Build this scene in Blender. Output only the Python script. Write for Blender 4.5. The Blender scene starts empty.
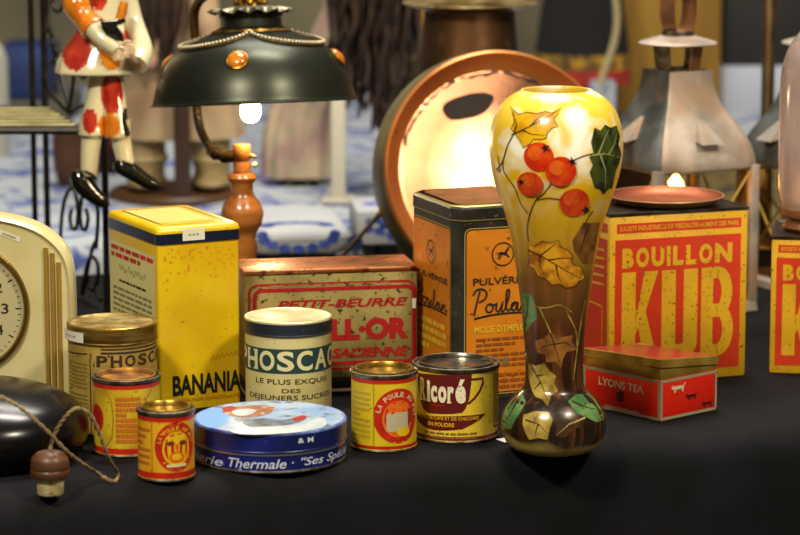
import bpy, bmesh, math, random
from mathutils import Vector, Matrix
random.seed(7)
C = bpy.context.scene.collection
PI = math.pi
# ------------------------------------------------------------------ camera model (800 x 535)
F = 3000.0; H = 0.75; HOR = -248.0
P = math.atan((267.5 - HOR) / F); CP, SP = math.cos(P), math.sin(P)
def slope(py):
    return math.tan(P + math.atan((py - 267.5) / F))
def dist(py, z=0.0):                       # horizontal distance of a point of height z seen at row py
    return (H - z) / slope(py)
def zat(Y, py):                            # height seen at row py, at distance Y
    return H - Y * slope(py)
def S(Y, z=0.0):                           # metres per pixel there
    return (Y * CP + (H - z) * SP) / F
def pt(px, py, Y):
    z = zat(Y, py)
    return Vector(((px - 400) * S(Y, z), Y, z))
def gr(px, py, z=0.0):
    return pt(px, py, dist(py, z))
# ------------------------------------------------------------------ materials
def lin(c):
    if isinstance(c, str):
        c = [int(c[i:i+2], 16) / 255 for i in (0, 2, 4)]
    return tuple(x / 12.92 if x <= 0.04045 else ((x + 0.055) / 1.055) ** 2.4 for x in c) + (1.0,)
MATS = {}
def mat(name, col, rough=0.5, metal=0.0, col2=None, scale=20.0, lo=0.4, hi=0.6, wear=None, wscale=120.0, wlo=0.62, whi=0.68,
        bump=0.0, bscale=200.0, coat=0.0, emit=None, estr=0.0, trans=0.0, ior=1.45, alpha=1.0, rough2=None, sheen=0.0, spec=None, dist_=0.0, stretch=None):
    if name in MATS: return MATS[name]
    m = bpy.data.materials.new(name); m.use_nodes = True
    nt = m.node_tree; N = nt.nodes; L = nt.links
    b = N['Principled BSDF']
    b.inputs['Base Color'].default_value = lin(col)
    b.inputs['Roughness'].default_value = rough
    b.inputs['Metallic'].default_value = metal
    b.inputs['IOR'].default_value = ior
    if coat: b.inputs['Coat Weight'].default_value = coat; b.inputs['Coat Roughness'].default_value = 0.12
    if trans: b.inputs['Transmission Weight'].default_value = trans
    if spec is not None: b.inputs['Specular IOR Level'].default_value = spec
    if sheen: b.inputs['Sheen Weight'].default_value = sheen
    if emit: b.inputs['Emission Color'].default_value = lin(emit); b.inputs['Emission Strength'].default_value = estr
    if alpha < 1: b.inputs['Alpha'].default_value = alpha
    tc = N.new('ShaderNodeTexCoord')
    src = tc.outputs['Object']
    if stretch:
        mp = N.new('ShaderNodeMapping'); mp.inputs['Scale'].default_value = stretch
        L.new(src, mp.inputs['Vector']); src = mp.outputs['Vector']
    def noise(sc, lo, hi, detail=4.0, d=0.0):
        n = N.new('ShaderNodeTexNoise'); n.inputs['Scale'].default_value = sc; n.inputs['Detail'].default_value = detail
        n.inputs['Distortion'].default_value = d
        L.new(src, n.inputs['Vector'])
        r = N.new('ShaderNodeMapRange'); r.inputs['From Min'].default_value = lo; r.inputs['From Max'].default_value = hi
        L.new(n.outputs['Fac'], r.inputs['Value']); return r.outputs['Result']
    cur = None
    def mixin(fac, a, bcol):
        x = N.new('ShaderNodeMix'); x.data_type = 'RGBA'
        L.new(fac, x.inputs[0])
        if a is None: x.inputs[6].default_value = lin(col)
        else: L.new(a, x.inputs[6])
        x.inputs[7].default_value = lin(bcol)
        return x.outputs[2]
    if col2: 
        f = noise(scale, lo, hi, d=dist_); cur = mixin(f, cur, col2)
        if rough2 is not None:
            r = N.new('ShaderNodeMapRange'); r.inputs['To Min'].default_value = rough; r.inputs['To Max'].default_value = rough2
            L.new(f, r.inputs['Value']); L.new(r.outputs['Result'], b.inputs['Roughness'])
    if wear: cur = mixin(noise(wscale, wlo, whi), cur, wear)
    if cur is not None: L.new(cur, b.inputs['Base Color'])
    if bump:
        n = N.new('ShaderNodeTexNoise'); n.inputs['Scale'].default_value = bscale; n.inputs['Detail'].default_value = 3
        L.new(src, n.inputs['Vector'])
        bp = N.new('ShaderNodeBump'); bp.inputs['Strength'].default_value = bump; bp.inputs['Distance'].default_value = 0.002
        L.new(n.outputs['Fac'], bp.inputs['Height']); L.new(bp.outputs['Normal'], b.inputs['Normal'])
    MATS[name] = m
    return m
def thin_glass(name, tint, gl=0.12, rough=0.03):
    if name in MATS: return MATS[name]
    m = bpy.data.materials.new(name); m.use_nodes = True
    nt = m.node_tree; N = nt.nodes; L = nt.links
    N.remove(N['Principled BSDF']); out = N['Material Output']
    t = N.new('ShaderNodeBsdfTransparent'); t.inputs['Color'].default_value = lin(tint)
    g = N.new('ShaderNodeBsdfGlossy'); g.inputs['Roughness'].default_value = rough
    lw = N.new('ShaderNodeLayerWeight'); lw.inputs['Blend'].default_value = gl
    mx = N.new('ShaderNodeMixShader')
    L.new(lw.outputs['Fresnel'], mx.inputs[0]); L.new(t.outputs[0], mx.inputs[1]); L.new(g.outputs[0], mx.inputs[2])
    L.new(mx.outputs[0], out.inputs['Surface'])
    MATS[name] = m; return m
# ------------------------------------------------------------------ mesh builder
class MB:
    def __init__(s, *mats):
        s.bm = bmesh.new(); s.mats = list(mats)
    def mi(s, m):
        if m is None: return 0
        if m not in s.mats: s.mats.append(m)
        return s.mats.index(m)
    def faces(s, vs, fs, m=None):
        i = s.mi(m); V = [s.bm.verts.new(v) for v in vs]; out = []
        for f in fs:
            try:
                q = s.bm.faces.new([V[k] for k in f]); q.material_index = i; out.append(q)
            except ValueError: pass
        return out
    def box(s, a, b, m=None, M=None):
        x0, y0, z0 = a; x1, y1, z1 = b
        v = [Vector(p) for p in ((x0,y0,z0),(x1,y0,z0),(x1,y1,z0),(x0,y1,z0),(x0,y0,z1),(x1,y0,z1),(x1,y1,z1),(x0,y1,z1))]
        if M is not None: v = [M @ p for p in v]
        return s.faces(v, [(0,3,2,1),(4,5,6,7),(0,1,5,4),(1,2,6,5),(2,3,7,6),(3,0,4,7)], m)
    def prism(s, pts, z0, z1, m=None, M=None):
        n = len(pts)
        v = [Vector((x, y, z0)) for x, y in pts] + [Vector((x, y, z1)) for x, y in pts]
        if M is not None: v = [M @ p for p in v]
        return s.faces(v, [tuple(reversed(range(n))), tuple(range(n, 2*n))] + [(i, (i+1) % n, n+(i+1) % n, n+i) for i in range(n)], m)
    def loft(s, rings, m=None, caps=True, closed=False):
        n = len(rings[0]); v = [p for r in rings for p in r]; f = []
        R = len(rings)
        for i in range(R if closed else R-1):
            a = i*n; b = ((i+1) % R)*n
            for k in range(n): f.append((a+k, a+(k+1) % n, b+(k+1) % n, b+k))
        if caps and not closed: f += [tuple(reversed(range(n))), tuple(range((R-1)*n, R*n))]
        return s.faces(v, f, m)
    def lathe(s, prof, seg=64, m=None, c=(0,0,0), M=None, sx=1.0, sy=1.0):
        rings = []
        c = Vector(c)
        for r, z in prof:
            r = max(r, 1e-5)
            ring = [c + Vector((r*sx*math.cos(2*PI*k/seg), r*sy*math.sin(2*PI*k/seg), z)) for k in range(seg)]
            if M is not None: ring = [M @ p for p in ring]
            rings.append(ring)
        fs = s.loft(rings, m, caps=False)
        return fs
    def tube(s, pts, r, seg=10, m=None, closed=False, caps=True, flat=1.0):
        pts = [Vector(p) for p in pts]; n = len(pts)
        rr = r if isinstance(r, (list, tuple)) else [r]*n
        rings = []; up = None
        for i, p in enumerate(pts):
            if closed: t = pts[(i+1) % n] - pts[i-1]
            else: t = pts[min(i+1, n-1)] - pts[max(i-1, 0)]
            if t.length < 1e-9: t = Vector((0,0,1))
            t.normalize()
            if up is None: 
                up = Vector((0,0,1)) if abs(t.z) < 0.9 else Vector((0,1,0))
            a = up - t*up.dot(t)
            if a.length < 1e-4: a = t.orthogonal()
            a.normalize(); up = a; b = t.cross(a)
            rings.append([p + (a*math.cos(2*PI*k/seg)*flat + b*math.sin(2*PI*k/seg))*rr[i] for k in range(seg)])
        return s.loft(rings, m, caps=caps, closed=closed)
    def ball(s, c, r, m=None, seg=24, rings=14, M=None):
        if not isinstance(r, (tuple, list)): r = (r, r, r)
        c = Vector(c); R = []
        for i in range(rings+1):
            th = PI*i/rings; q = max(math.sin(th), 1e-4)
            ring = [Vector((r[0]*q*math.cos(2*PI*k/seg), r[1]*q*math.sin(2*PI*k/seg), -r[2]*math.cos(th))) for k in range(seg)]
            if M is not None: ring = [M @ p for p in ring]
            R.append([c + p for p in ring])
        return s.loft(R, m, caps=False)
    def add2d(s, tb, mapf, m, maxlen, eps):
        bmesh.ops.triangulate(tb, faces=tb.faces[:])
        for _ in range(7):
            es = [e for e in tb.edges if e.calc_length() > maxlen]
            if not es: break
            bmesh.ops.subdivide_edges(tb, edges=es, cuts=1)
            bmesh.ops.triangulate(tb, faces=[f for f in tb.faces if len(f.verts) > 3])
        i = s.mi(m); mp = {}
        for v in tb.verts: mp[v] = s.bm.verts.new(mapf(v.co.x, v.co.y, eps))
        for f in tb.faces:
            vs = [mp[v] for v in f.verts]
            if f.normal.z < 0: vs.reverse()
            q = s.bm.faces.new(vs); q.material_index = i
        tb.free()
    def decal(s, loop, mapf, m, eps=0.0003, maxlen=0.01):
        tb = bmesh.new()
        vs = [tb.verts.new((x, y, 0)) for x, y in loop]
        f = tb.faces.new(vs); f.normal_update()
        if f.normal.z < 0: f.normal_flip()
        s.add2d(tb, mapf, m, maxlen, eps)
    def rect(s, x0, y0, x1, y1, mapf, m, eps=0.0003, maxlen=0.01):
        s.decal([(x0,y0),(x1,y0),(x1,y1),(x0,y1)], mapf, m, eps, maxlen)
    def line(s, pts, w, mapf, m, eps=0.0004, maxlen=0.01, closed=False, taper=False):
        n = len(pts); lo = []; hi = []
        for i in range(n):
            a = pts[i-1] if (closed or i > 0) else pts[i]
            b = pts[(i+1) % n] if (closed or i < n-1) else pts[i]
            dx, dy = b[0]-a[0], b[1]-a[1]; l = math.hypot(dx, dy) or 1
            ww = w*(1 - 0.85*i/(n-1)) if taper else w
            nx, ny = -dy/l*ww/2, dx/l*ww/2
            lo.append((pts[i][0]-nx, pts[i][1]-ny)); hi.append((pts[i][0]+nx, pts[i][1]+ny))
        for i in range(n if closed else n-1):
            j = (i+1) % n
            try: s.decal([lo[i], lo[j], hi[j], hi[i]], mapf, m, eps, maxlen)
            except Exception: pass
    def text(s, string, x0, y0, x1, y1, mapf, m, bold=0.0, shear=0.0, eps=0.0005, maxlen=0.008, rot=0.0):
        # string fitted exactly to the rectangle x0..x1, y0 (bottom)..y1 (top) of the surface
        vs, fs = glyphs(string, bold, shear)
        a = min(v[0] for v in vs); b = max(v[0] for v in vs); c = min(v[1] for v in vs); d = max(v[1] for v in vs)
        tb = bmesh.new(); V = []
        cx, cy = (x0+x1)/2, (y0+y1)/2
        for v in vs:
            x = x0 + (v[0]-a)/(b-a)*(x1-x0); y = y0 + (v[1]-c)/(d-c)*(y1-y0)
            if rot: x, y = cx+(x-cx)*math.cos(rot)-(y-cy)*math.sin(rot), cy+(x-cx)*math.sin(rot)+(y-cy)*math.cos(rot)
            V.append(tb.verts.new((x, y, 0)))
        for f in fs:
            try: tb.faces.new([V[k] for k in f])
            except ValueError: pass
        tb.normal_update()
        s.add2d(tb, mapf, m, maxlen, eps)
    def arctext(s, string, cx, cy, r, h, a0, a1, mapf, m, bold=0.02, eps=0.0005):
        # letters on an arc from angle a0 to a1 (degrees, clockwise), middle radius r
        n = len(string)
        for i, ch in enumerate(string):
            if ch == ' ': continue
            an = math.radians(a0 + (a1-a0)*(i+0.5)/n)
            w = abs(math.radians(a1-a0))*r/n*0.42
            px, py = cx + r*math.cos(an), cy + r*math.sin(an)
            s.text(ch, px-(w if ch not in 'I1' else w*.4), py-h/2, px+(w if ch not in 'I1' else w*.4), py+h/2, mapf, m, bold, 0, eps, rot=an-PI/2)
    def dashes(s, x0, x1, y0, y1, n, mapf, m, eps=0.0004, seed=1, fill=0.5):
        rnd = random.Random(seed)
        for i in range(n):
            y = y1 + (y0-y1)*(i+0.5)/n; h = abs(y1-y0)/n*fill/2
            x = x0
            while x < x1 - (x1-x0)*0.05:
                w = (x1-x0)*rnd.uniform(0.06, 0.2); e = min(x+w, x1)
                s.rect(x, y-h, e, y+h, mapf, m, eps); x = e + (x1-x0)*0.025
                if rnd.random() < 0.04: break
    def build(s, name, parent=None, smooth=True, angle=35, bevel=0.0, weld=False):
        bm = s.bm
        bmesh.ops.recalc_face_normals(bm, faces=bm.faces[:])
        if weld: bmesh.ops.remove_doubles(bm, verts=bm.verts[:], dist=1e-5)
        if bevel:
            bmesh.ops.recalc_face_normals(bm, faces=bm.faces[:])
            bmesh.ops.bevel(bm, geom=[e for e in bm.edges if e.is_manifold and e.calc_face_angle(0) > 0.6], offset=bevel, segments=2, affect='EDGES', profile=0.5)
        me = bpy.data.meshes.new(name); bm.to_mesh(me); bm.free()
        for m in s.mats: me.materials.append(m)
        if smooth:
            for p in me.polygons: p.use_smooth = True
            me.set_sharp_from_angle(angle=math.radians(angle))
        o = bpy.data.objects.new(name, me); C.objects.link(o)
        if parent is not None: o.parent = parent
        return o
_gl = {}
def glyphs(string, bold, shear):
    k = (string, bold, shear)
    if k in _gl: return _gl[k]
    cu = bpy.data.curves.new('glyphs', 'FONT'); cu.body = string; cu.size = 1.0; cu.offset = bold; cu.shear = shear
    cu.resolution_u = 4; cu.fill_mode = 'FRONT' if hasattr(cu, 'fill_mode') else cu.fill_mode
    o = bpy.data.objects.new('glyphs', cu); C.objects.link(o)
    dg = bpy.context.evaluated_depsgraph_get(); dg.update()
    e = o.evaluated_get(dg); me = e.to_mesh()
    vs = [(v.co.x, v.co.y) for v in me.vertices]; fs = [tuple(p.vertices) for p in me.polygons]
    e.to_mesh_clear(); bpy.data.objects.remove(o); bpy.data.curves.remove(cu)
    _gl[k] = (vs, fs); return vs, fs
def thing(name, label, cat, loc=(0,0,0), rz=0.0, group=None):
    o = bpy.data.objects.new(name, None); C.objects.link(o); o.empty_display_size = 0.02
    o.location = loc; o.rotation_euler = (0,0,rz); o['label'] = label; o['category'] = cat
    if group: o['group'] = group
    return o
def tag(o, label, cat, group=None):
    o['label'] = label; o['category'] = cat
    if group: o['group'] = group
    return o
def struct(o): o['kind'] = 'structure'; return o
def smoothpath(pts, n=8, closed=False):
    P_ = [Vector(p) for p in pts]; out = []
    N_ = len(P_)
    for i in range(N_ if closed else N_-1):
        p0 = P_[i-1] if (i > 0 or closed) else P_[0]; p1 = P_[i]; p2 = P_[(i+1) % N_]
        p3 = P_[(i+2) % N_] if (closed or i+2 < N_) else P_[-1]
        for k in range(n):
            t = k/n
            out.append(0.5*((2*p1)+(p2-p0)*t+(2*p0-5*p1+4*p2-p3)*t*t+(3*p1-p0-3*p2+p3)*t**3))
    if not closed: out.append(P_[-1])
    return out
def circ(cx, cy, rx, ry=None, n=36, a0=0, a1=360):
    ry = rx if ry is None else ry
    return [(cx+rx*math.cos(math.radians(a0+(a1-a0)*k/n)), cy+ry*math.sin(math.radians(a0+(a1-a0)*k/n))) for k in range(n if a1-a0 == 360 else n+1)]
def rrect(x0, y0, x1, y1, rx, ry=None, n=5):
    ry = rx if ry is None else ry; out = []
    for cx, cy, a in ((x1-rx, y1-ry, 0), (x0+rx, y1-ry, 90), (x0+rx, y0+ry, 180), (x1-rx, y0+ry, 270)):
        out += [(cx+rx*math.cos(math.radians(a+90*k/n)), cy+ry*math.sin(math.radians(a+90*k/n))) for k in range(n+1)]
    return out
# ------------------------------------------------------------------ shared materials
STEEL = mat('tin_steel', '8f8672', 0.35, 0.9, col2='5d5138', scale=60, lo=0.45, hi=0.65)
DSTEEL = mat('dull_steel', '7d7664', 0.4, 0.85, col2='544a3a', scale=80)
GOLD = mat('gold_lacquer', 'b08d3c', 0.32, 0.85, col2='7d5d22', scale=40, lo=0.45, hi=0.7, wear='4a3413', wscale=150, wlo=0.64, whi=0.7)
RUST = mat('rusty_lid', 'a9772f', 0.5, 0.55, col2='5a3517', scale=45, lo=0.4, hi=0.65)
WHITE = mat('sticker_white', 'dcd8c6', 0.6)
INK = mat('ink_black', '17140f', 0.5)
BROWN = mat('ink_brown', '3c2514', 0.5)
RED = mat('print_red', 'c0260f', 0.4, col2='a81f10', scale=50, wear='5a1d10', wscale=220, wlo=0.68, whi=0.74)
DRED = mat('print_dark_red', '9c1a14', 0.4)
YEL = mat('print_yellow', 'd9b012', 0.4, wear='6e4c10', wscale=260, wlo=0.66, whi=0.72)
CREAM = mat('print_cream', 'cfc48a', 0.5, wear='7d6a38', wscale=160, wlo=0.68, whi=0.76)
GREY = mat('print_grey', '9a947c', 0.5)
def fcyl(R):
    return lambda s, z, e: Vector(((R+e)*math.sin(s/R), -(R+e)*math.cos(s/R), z))
class RTin:
    def __init__(t, name, label, cat, cx, w, yb, yt, group=None):
        Yf = dist(yb); t.R = w/2*S(Yf+0.04); t.Yf = Yf; t.Yc = Yf+t.R; t.cx = cx
        t.X = (cx-400)*S(t.Yc, 0.05)
        t.h = zat(Yf, yt); t.rz = -math.atan2(t.X, t.Yc)
        t.root = thing(name, label, cat, (t.X, t.Yc, 0), t.rz, group); t.f = fcyl(t.R)
    def z(t, py): return zat(t.Yf, py)
    def q(t, px, py):
        a = math.asin(max(-0.995, min(0.995, (px-t.cx)*S(t.Yc, t.h/2)/t.R)))
        return (t.R*a, zat(t.Yc - t.R*math.cos(a), py))
    def a(t, deg): return t.R*math.radians(deg)
    def band(t, mb, z0, z1, m, e=0.0002, d0=-180, d1=180):
        n = 72; vs = []
        for k in range(n+1):
            an = math.radians(d0+(d1-d0)*k/n)
            for z in (z0, z1): vs.append(((t.R+e)*math.sin(an), -(t.R+e)*math.cos(an), z))
        mb.faces(vs, [(2*k, 2*k+2, 2*k+3, 2*k+1) for k in range(n)], m)
    def body(t, m, top, foot=None, rim=DSTEEL):
        mb = MB(m); R = t.R
        mb.lathe([(0, .001), (R*.94, .001), (R*.96, 0), (R+.0006, 0.0003), (R+.001, .0015), (R+.0004, .003)], 72, rim)
        mb.lathe([(R+.0004, .003), (R, .0034), (R, top)], 72, m)
        o = mb.build('body', t.root); return o
    def lever(t, m_ring=DSTEEL, m_lid=RUST, rise=0.003, inner=0.86):
        R, h = t.R, t.h; k = R*inner
        mb = MB(m_ring)
        mb.lathe([(R, h-.006), (R+.0008, h-.005), (R+.0018, h-.003), (R+.0016, h-.0005), (R, h), (R-.0015, h-.001), (R-.002, h-.003), (k+.001, h-.003), (k, h-.002)], 72, m_ring)
        mb.build('rim', t.root)
        mb = MB(m_lid)
        mb.lathe([(k, h-.003), (k, h+rise-.001), (k-.0008, h+rise), (k-.0022, h+rise), (k-.003, h+rise-.001), (k-.004, h-.004), (k*.6, h-.0045), (0, h-.0045)], 72, m_lid)
        return mb.build('lid', t.root)
    def slip(t, zb, m_side, m_top, m_edge=None, e=.0012, dish=0.0):
        R, h = t.R+e, t.h; mb = MB(m_side)
        mb.lathe([(t.R, zb), (R+.0006, zb), (R+.0006, zb+.001), (R, zb+.0018), (R, h-.0025)], 72, m_side)
        mb.lathe([(R, h-.0025), (R-.0004, h-.0008), (R-.0015, h), (R-.003, h)], 72, m_edge or m_side)
        mb.lathe([(R-.003, h), (R-.0045, h-dish), (R*.5, h-dish*.8), (0, h-dish*.7)], 72, m_top)
        return mb.build('lid', t.root)
def sticker(root, f, x0, y0, x1, y1, e=.0022, marks=True, m=None):
    mb = MB(WHITE); mb.rect(x0, y0, x1, y1, f, WHITE, e)
    if marks:
        xm = (x0+x1)/2; w = (x1-x0)*.22; ym = (y0+y1)/2; hh = (y1-y0)*.09
        for k in (-1, 0, 1): mb.rect(xm+k*w*.8-w*.25, ym-hh, xm+k*w*.8+w*.25, ym+hh, f, GREY, e+.0002)
    o = mb.build('price_sticker', root); o['label'] = 'small white price sticker'; return o
# ------------------------------------------------------------------ gold cocoa tin
t = RTin('cocoa_tin', 'round beige gold cocoa tin with wide gilt lid, beside the clock', 'tin', 113, 88, 437, 329, 'round tins')
BEI = mat('beige_gold_print', 'b79a4c', 0.4, 0.25, col2='9a7d38', scale=30, wear='5b4218', wscale=170, wlo=.64, whi=.7)
zb = t.z(346); t.body(BEI, zb+.003)
t.slip(zb, mat('gilt_lid_side', '9a7f3a', 0.35, 0.8, col2='6d4f22', scale=30, stretch=(1,1,6)), mat('gilt_lid_top', 'c7b173', 0.38, 0.75, col2='92753a', scale=50), GOLD, dish=.0015)
mb = MB(INK); f = t.f
t.band(mb, t.z(350.5), t.z(349), BROWN, .0003, -15, 120)
t.band(mb, t.z(354.5), t.z(352.5), BROWN, .0003, -15, 120)
for k, ch in enumerate('PHOSCAO'):
    a0 = -21+k*18.5
    mb.text(ch, t.a(a0), t.z(367.5), t.a(a0+14.5), t.z(356), f, BROWN, .03)
mb.dashes(t.a(-78), t.a(-35), t.z(434), t.z(364), 18, f, mat('print_olive', '7a6426', .5), seed=4)
mb.line([(t.a(-30), t.z(440)), (t.a(-30), t.z(358))], .0012, f, BROWN)
mb.line([(t.a(-84), t.z(358)), (t.a(-34), t.z(355))], .0015, f, BROWN)
mb.build('printed_label', t.root)
sticker(t.root, fcyl(t.R+.0015), t.a(-88), t.z(344), t.a(-38), t.z(334))
# ------------------------------------------------------------------ red and yellow stock tin (behind)
t = RTin('stock_tin', 'small yellow tin with red bands and side ovals, before the beige cocoa tin', 'tin', 126.5, 66.5, 458, 381, 'round tins')
YL2 = mat('aged_yellow', 'cbae20', 0.42, col2='b0881a', scale=25, wear='6b4715', wscale=190, wlo=.62, whi=.7)
t.body(YL2, t.h-.005); t.lever(inner=.9, rise=.001)
mb = MB(RED); f = t.f
t.band(mb, 0.0035, t.z(449), RED); t.band(mb, t.z(390), t.z(384.5), RED)
for d in (-62, 74):
    c = t.a(d); mb.decal(circ(c, t.z(421), t.a(19), .0155), f, RED, .0003)
    mb.decal(circ(c, t.z(421), t.a(13), .0105), f, DRED, .0005)
for sg in (1, -1):
    mb.line([(t.a(sg*44+4), t.z(391)), (t.a(sg*30+4), t.z(402)), (t.a(sg*27+4), t.z(420)), (t.a(sg*30+4), t.z(438)), (t.a(sg*44+4), t.z(449))], .0012, f, mat('print_ochre', '9a6f12', .5))
mb.dashes(t.a(-19), t.a(26), t.z(444), t.z(397), 9, f, mat('print_orange', 'b8621c', .5), seed=9, fill=.75)
mb.build('printed_label', t.root)
# ------------------------------------------------------------------ small sun tin
t = RTin('stock_tin', 'smallest red and orange tin, with round red face emblem', 'tin', 166, 56, 482.5, 413, 'round tins')
t.body(mat('orange_yellow_print', 'd9a41e', 0.4, col2='cd9018', scale=25, wear='7a4410', wscale=200, wlo=.66, whi=.72), t.h-.005)
t.lever(m_lid=GOLD, inner=.9, rise=.002)
mb = MB(RED); f = t.f; OR = mat('emblem_orange', 'd85a14', .42)
t.band(mb, 0.0035, t.z(473), RED); t.band(mb, t.z(422.5), t.z(417), RED)
s0, z0 = t.q(176.5, 447)
mb.decal(circ(s0, z0, .0235, .0265), f, RED, .0003)
mb.decal(circ(s0, z0-.002, .0155, .0185), f, YEL, .0004)
mb.arctext('LA POULE AU POT', s0, z0+.0005, .0195, .0042, 170, 5, f, YEL, .02)
FACE = mat('emblem_brown', '6b2a12', .5)
for sg in (-1, 1): mb.decal(circ(s0+sg*.0065, z0+.004, .004, .0025), f, FACE, .0006)
mb.decal([(s0-.002, z0+.003), (s0+.002, z0+.003), (s0+.0012, z0-.004), (s0-.0012, z0-.004)], f, OR, .0006)
mb.decal(circ(s0, z0-.011, .0085, .006), f, OR, .0005); mb.decal(circ(s0, z0-.0105, .0055, .0035), f, YEL, .0006)
mb.rect(s0-.011, z0-.0215, s0+.011, z0-.0185, f, CREAM, .0005)
mb.line([(t.a(-30), t.z(473)), (t.a(-30), t.z(422))], .0008, f, RED)
mb.dashes(t.a(-80), t.a(-34), t.z(468), t.z(428), 6, f, mat('print_orange', 'b8621c', .5), seed=2)
mb.build('printed_label', t.root)
# ------------------------------------------------------------------ white and navy cocoa tin
t = RTin('cocoa_tin', 'round cream cocoa tin with dark navy lid band', 'tin', 288.5, 86, 424, 323, 'round tins')
NAVY = mat('navy_print', '1b2330', 0.45, wear='4a4a40', wscale=140, wlo=.66, whi=.74)
TEAL = mat('dark_teal_print', '24403f', 0.45)
zb = t.z(337.5); t.body(mat('pale_cream_print', 'cdc389', 0.42, col2='bdb074', scale=14, wear='6f6136', wscale=120, wlo=.68, whi=.74), zb+.003)
t.slip(zb, NAVY, mat('cream_lid_top', 'd5cdaa', 0.35, 0.3, col2='b8ab7c', scale=30), mat('pale_edge', 'c4b98e', .35, .4), dish=.001)
mb = MB(TEAL); f = t.f
t.band(mb, t.z(374), t.z(349.5), TEAL, .0003)
LET = mat('letter_cream', 'd8d0a0', .45)
for k, ch in enumerate('PHOSCAO'):
    a0 = -93+k*26
    w = 22.5
    mb.text(ch, t.a(a0), t.z(371.5), t.a(a0+w), t.z(351.5), f, LET, .03)
    if ch in 'PH':       # the slab feet of the lettering
        for xx in ((0.02, .32), (.7, .98)) if ch == 'H' else ((0, .42),):
            for zz in ((371.5, 369.8), (353.2, 351.5)): mb.rect(t.a(a0+w*xx[0]-1), t.z(zz[0]), t.a(a0+w*xx[1]+1), t.z(zz[1]), f, LET, .0006)
for s_, d0, d1, y0, y1 in (('LE PLUS EXQUIS', -48, 60, 385.5, 379.5), ('DES', -9, 16, 393, 389), ('DEJEUNERS SUCRES', -62, 68, 402, 395.5)):
    mb.text(s_, t.a(d0), t.z(y0), t.a(d1), t.z(y1), f, mat('ink_olive', '3e3a20', .5), .005)
mb.build('printed_label', t.root)
# ------------------------------------------------------------------ blue cake tin
t = RTin('cake_tin', 'wide round blue cake tin with pictured lid, lying flat at the front of the table', 'tin', 270, 152, 474, 433.5, 'round tins')
BLUE = mat('deep_blue_print', '16206e', 0.3, col2='10184e', scale=18, coat=.3, wear='8a93b5', wscale=110, wlo=.67, whi=.73)
zb = t.z(453.5); t.body(BLUE, zb+.003)
PB = mat('pale_blue_print', '86a4cc', 0.34, col2='a4b8cc', scale=22, coat=.3, wear='5d6470', wscale=60, wlo=.55, whi=.68)
t.slip(zb, BLUE, PB, mat('worn_blue_edge', '6f86bd', .32, .1, col2='2a3a86', scale=35), e=.0016)
mb = MB(WHITE); f = t.f; WB = mat('letter_bluewhite', 'c2c9dc', .4)
t.band(mb, t.z(456.2), t.z(454.3), mat('silver_line', 'a9aec0', .3, .7), .0006)
mb.text('Pâtisserie', t.a(-112), t.z(470), t.a(-38), t.z(461), f, WB, .01, .25)
mb.text('Thermale', t.a(-33), t.z(469), t.a(12), t.z(459.5), f, WB, .01, .25)
mb.text('· "Ses Spécialités"', t.a(16), t.z(470), t.a(108), t.z(459.5), f, WB, .005, .3)
f2 = fcyl(t.R+.0016)
for a_ in (21, 29): mb.text('&' if a_ == 21 else 'M', t.a(a_), t.z(444.5), t.a(a_+5), t.z(439.5), f2, WB, .02)
mb.build('lettering', t.root)
mb = MB(PB); top = lambda x, y, e: Vector((x, y, t.h+e)); Rm = Matrix.Rotation(-t.rz, 3, 'Z')
def dq(px, py):
    p = gr(px, py, t.h); v = Rm @ Vector((p.x-t.X, p.y-t.Yc, 0)); return (v.x, v.y)
OCH = mat('print_skin_orange', 'a5683c', .4, col2='8a5a44', scale=60, wear='b8b4a8', wscale=90, wlo=.58, whi=.66); CRM = mat('print_pale', 'c0c2bf', .35, col2='a8b2bf', scale=50); DK = mat('print_slate', '4a545c', .4, col2='6f7c88', scale=70)
def blob(px, c, e): mb.decal([dq(*p) for p in smoothpath2(px)], top, c, e)
def smoothpath2(px): return [(p.x, p.y) for p in smoothpath([(x, y, 0) for x, y in px], 5, True)]
blob([(197,416),(205,410),(222,408),(230,414),(226,424),(212,428),(200,424)], mat('print_sky', '6ea2dc', .3), .0002)
blob([(232,431),(262,427),(300,424),(322,418),(325,426),(300,432),(262,434.5),(240,434)], CRM, .0002)
blob([(222,412),(236,407),(258,405.5),(274,407),(270,413),(255,417),(236,417)], OCH, .0004)
blob([(232,412),(246,409),(256,411),(250,415),(238,416)], CRM, .0006)
blob([(244,421),(262,418.5),(284,420),(302,416),(306,419),(290,424.5),(266,427),(248,426)], DK, .0005)
blob([(293,419),(304,416),(306,418.5),(297,422)], DRED, .0007)
blob([(222,409),(230,406.5),(236,408),(228,411.5)], DRED, .0006)
mb.build('lid_picture', t.root)
# ------------------------------------------------------------------ yellow tin with red disc
t = RTin('stock_tin', 'small yellow tin with round red emblem and pale pot, beside the cup-printed tin', 'tin', 384, 65, 453, 375.5, 'round tins')
t.body(mat('bright_yellow_print', 'd6bb1e', 0.4, col2='c8aa18', scale=25, wear='6b4d10', wscale=200, wlo=.67, whi=.73), t.h-.005); t.lever(m_lid=GOLD, inner=.92, rise=.0025)
mb = MB(RED); f = t.f
t.band(mb, 0.0035, t.z(446.5), RED); t.band(mb, t.z(384.5), t.z(379.5), RED)
s0, z0 = t.q(398.5, 416)
mb.decal(circ(s0, z0, .0285, .0305), f, RED, .0003)
mb.decal(circ(s0, z0-.003, .0185, .0205), f, mat('emblem_bright_orange', 'd9661c', .42), .0004)
mb.arctext('LA POULE AU POT', s0, z0, .0238, .0055, 170, -10, f, CREAM, .02)
mb.decal(rrect(s0-.014, z0-.017, s0+.012, z0+.004, .003), f, mat('print_stone', 'b3a987', .5), .0005)
mb.rect(s0+.012, z0-.009, s0+.0185, z0+.007, f, mat('print_brown_red', '8a2c18', .5), .0006)
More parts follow.
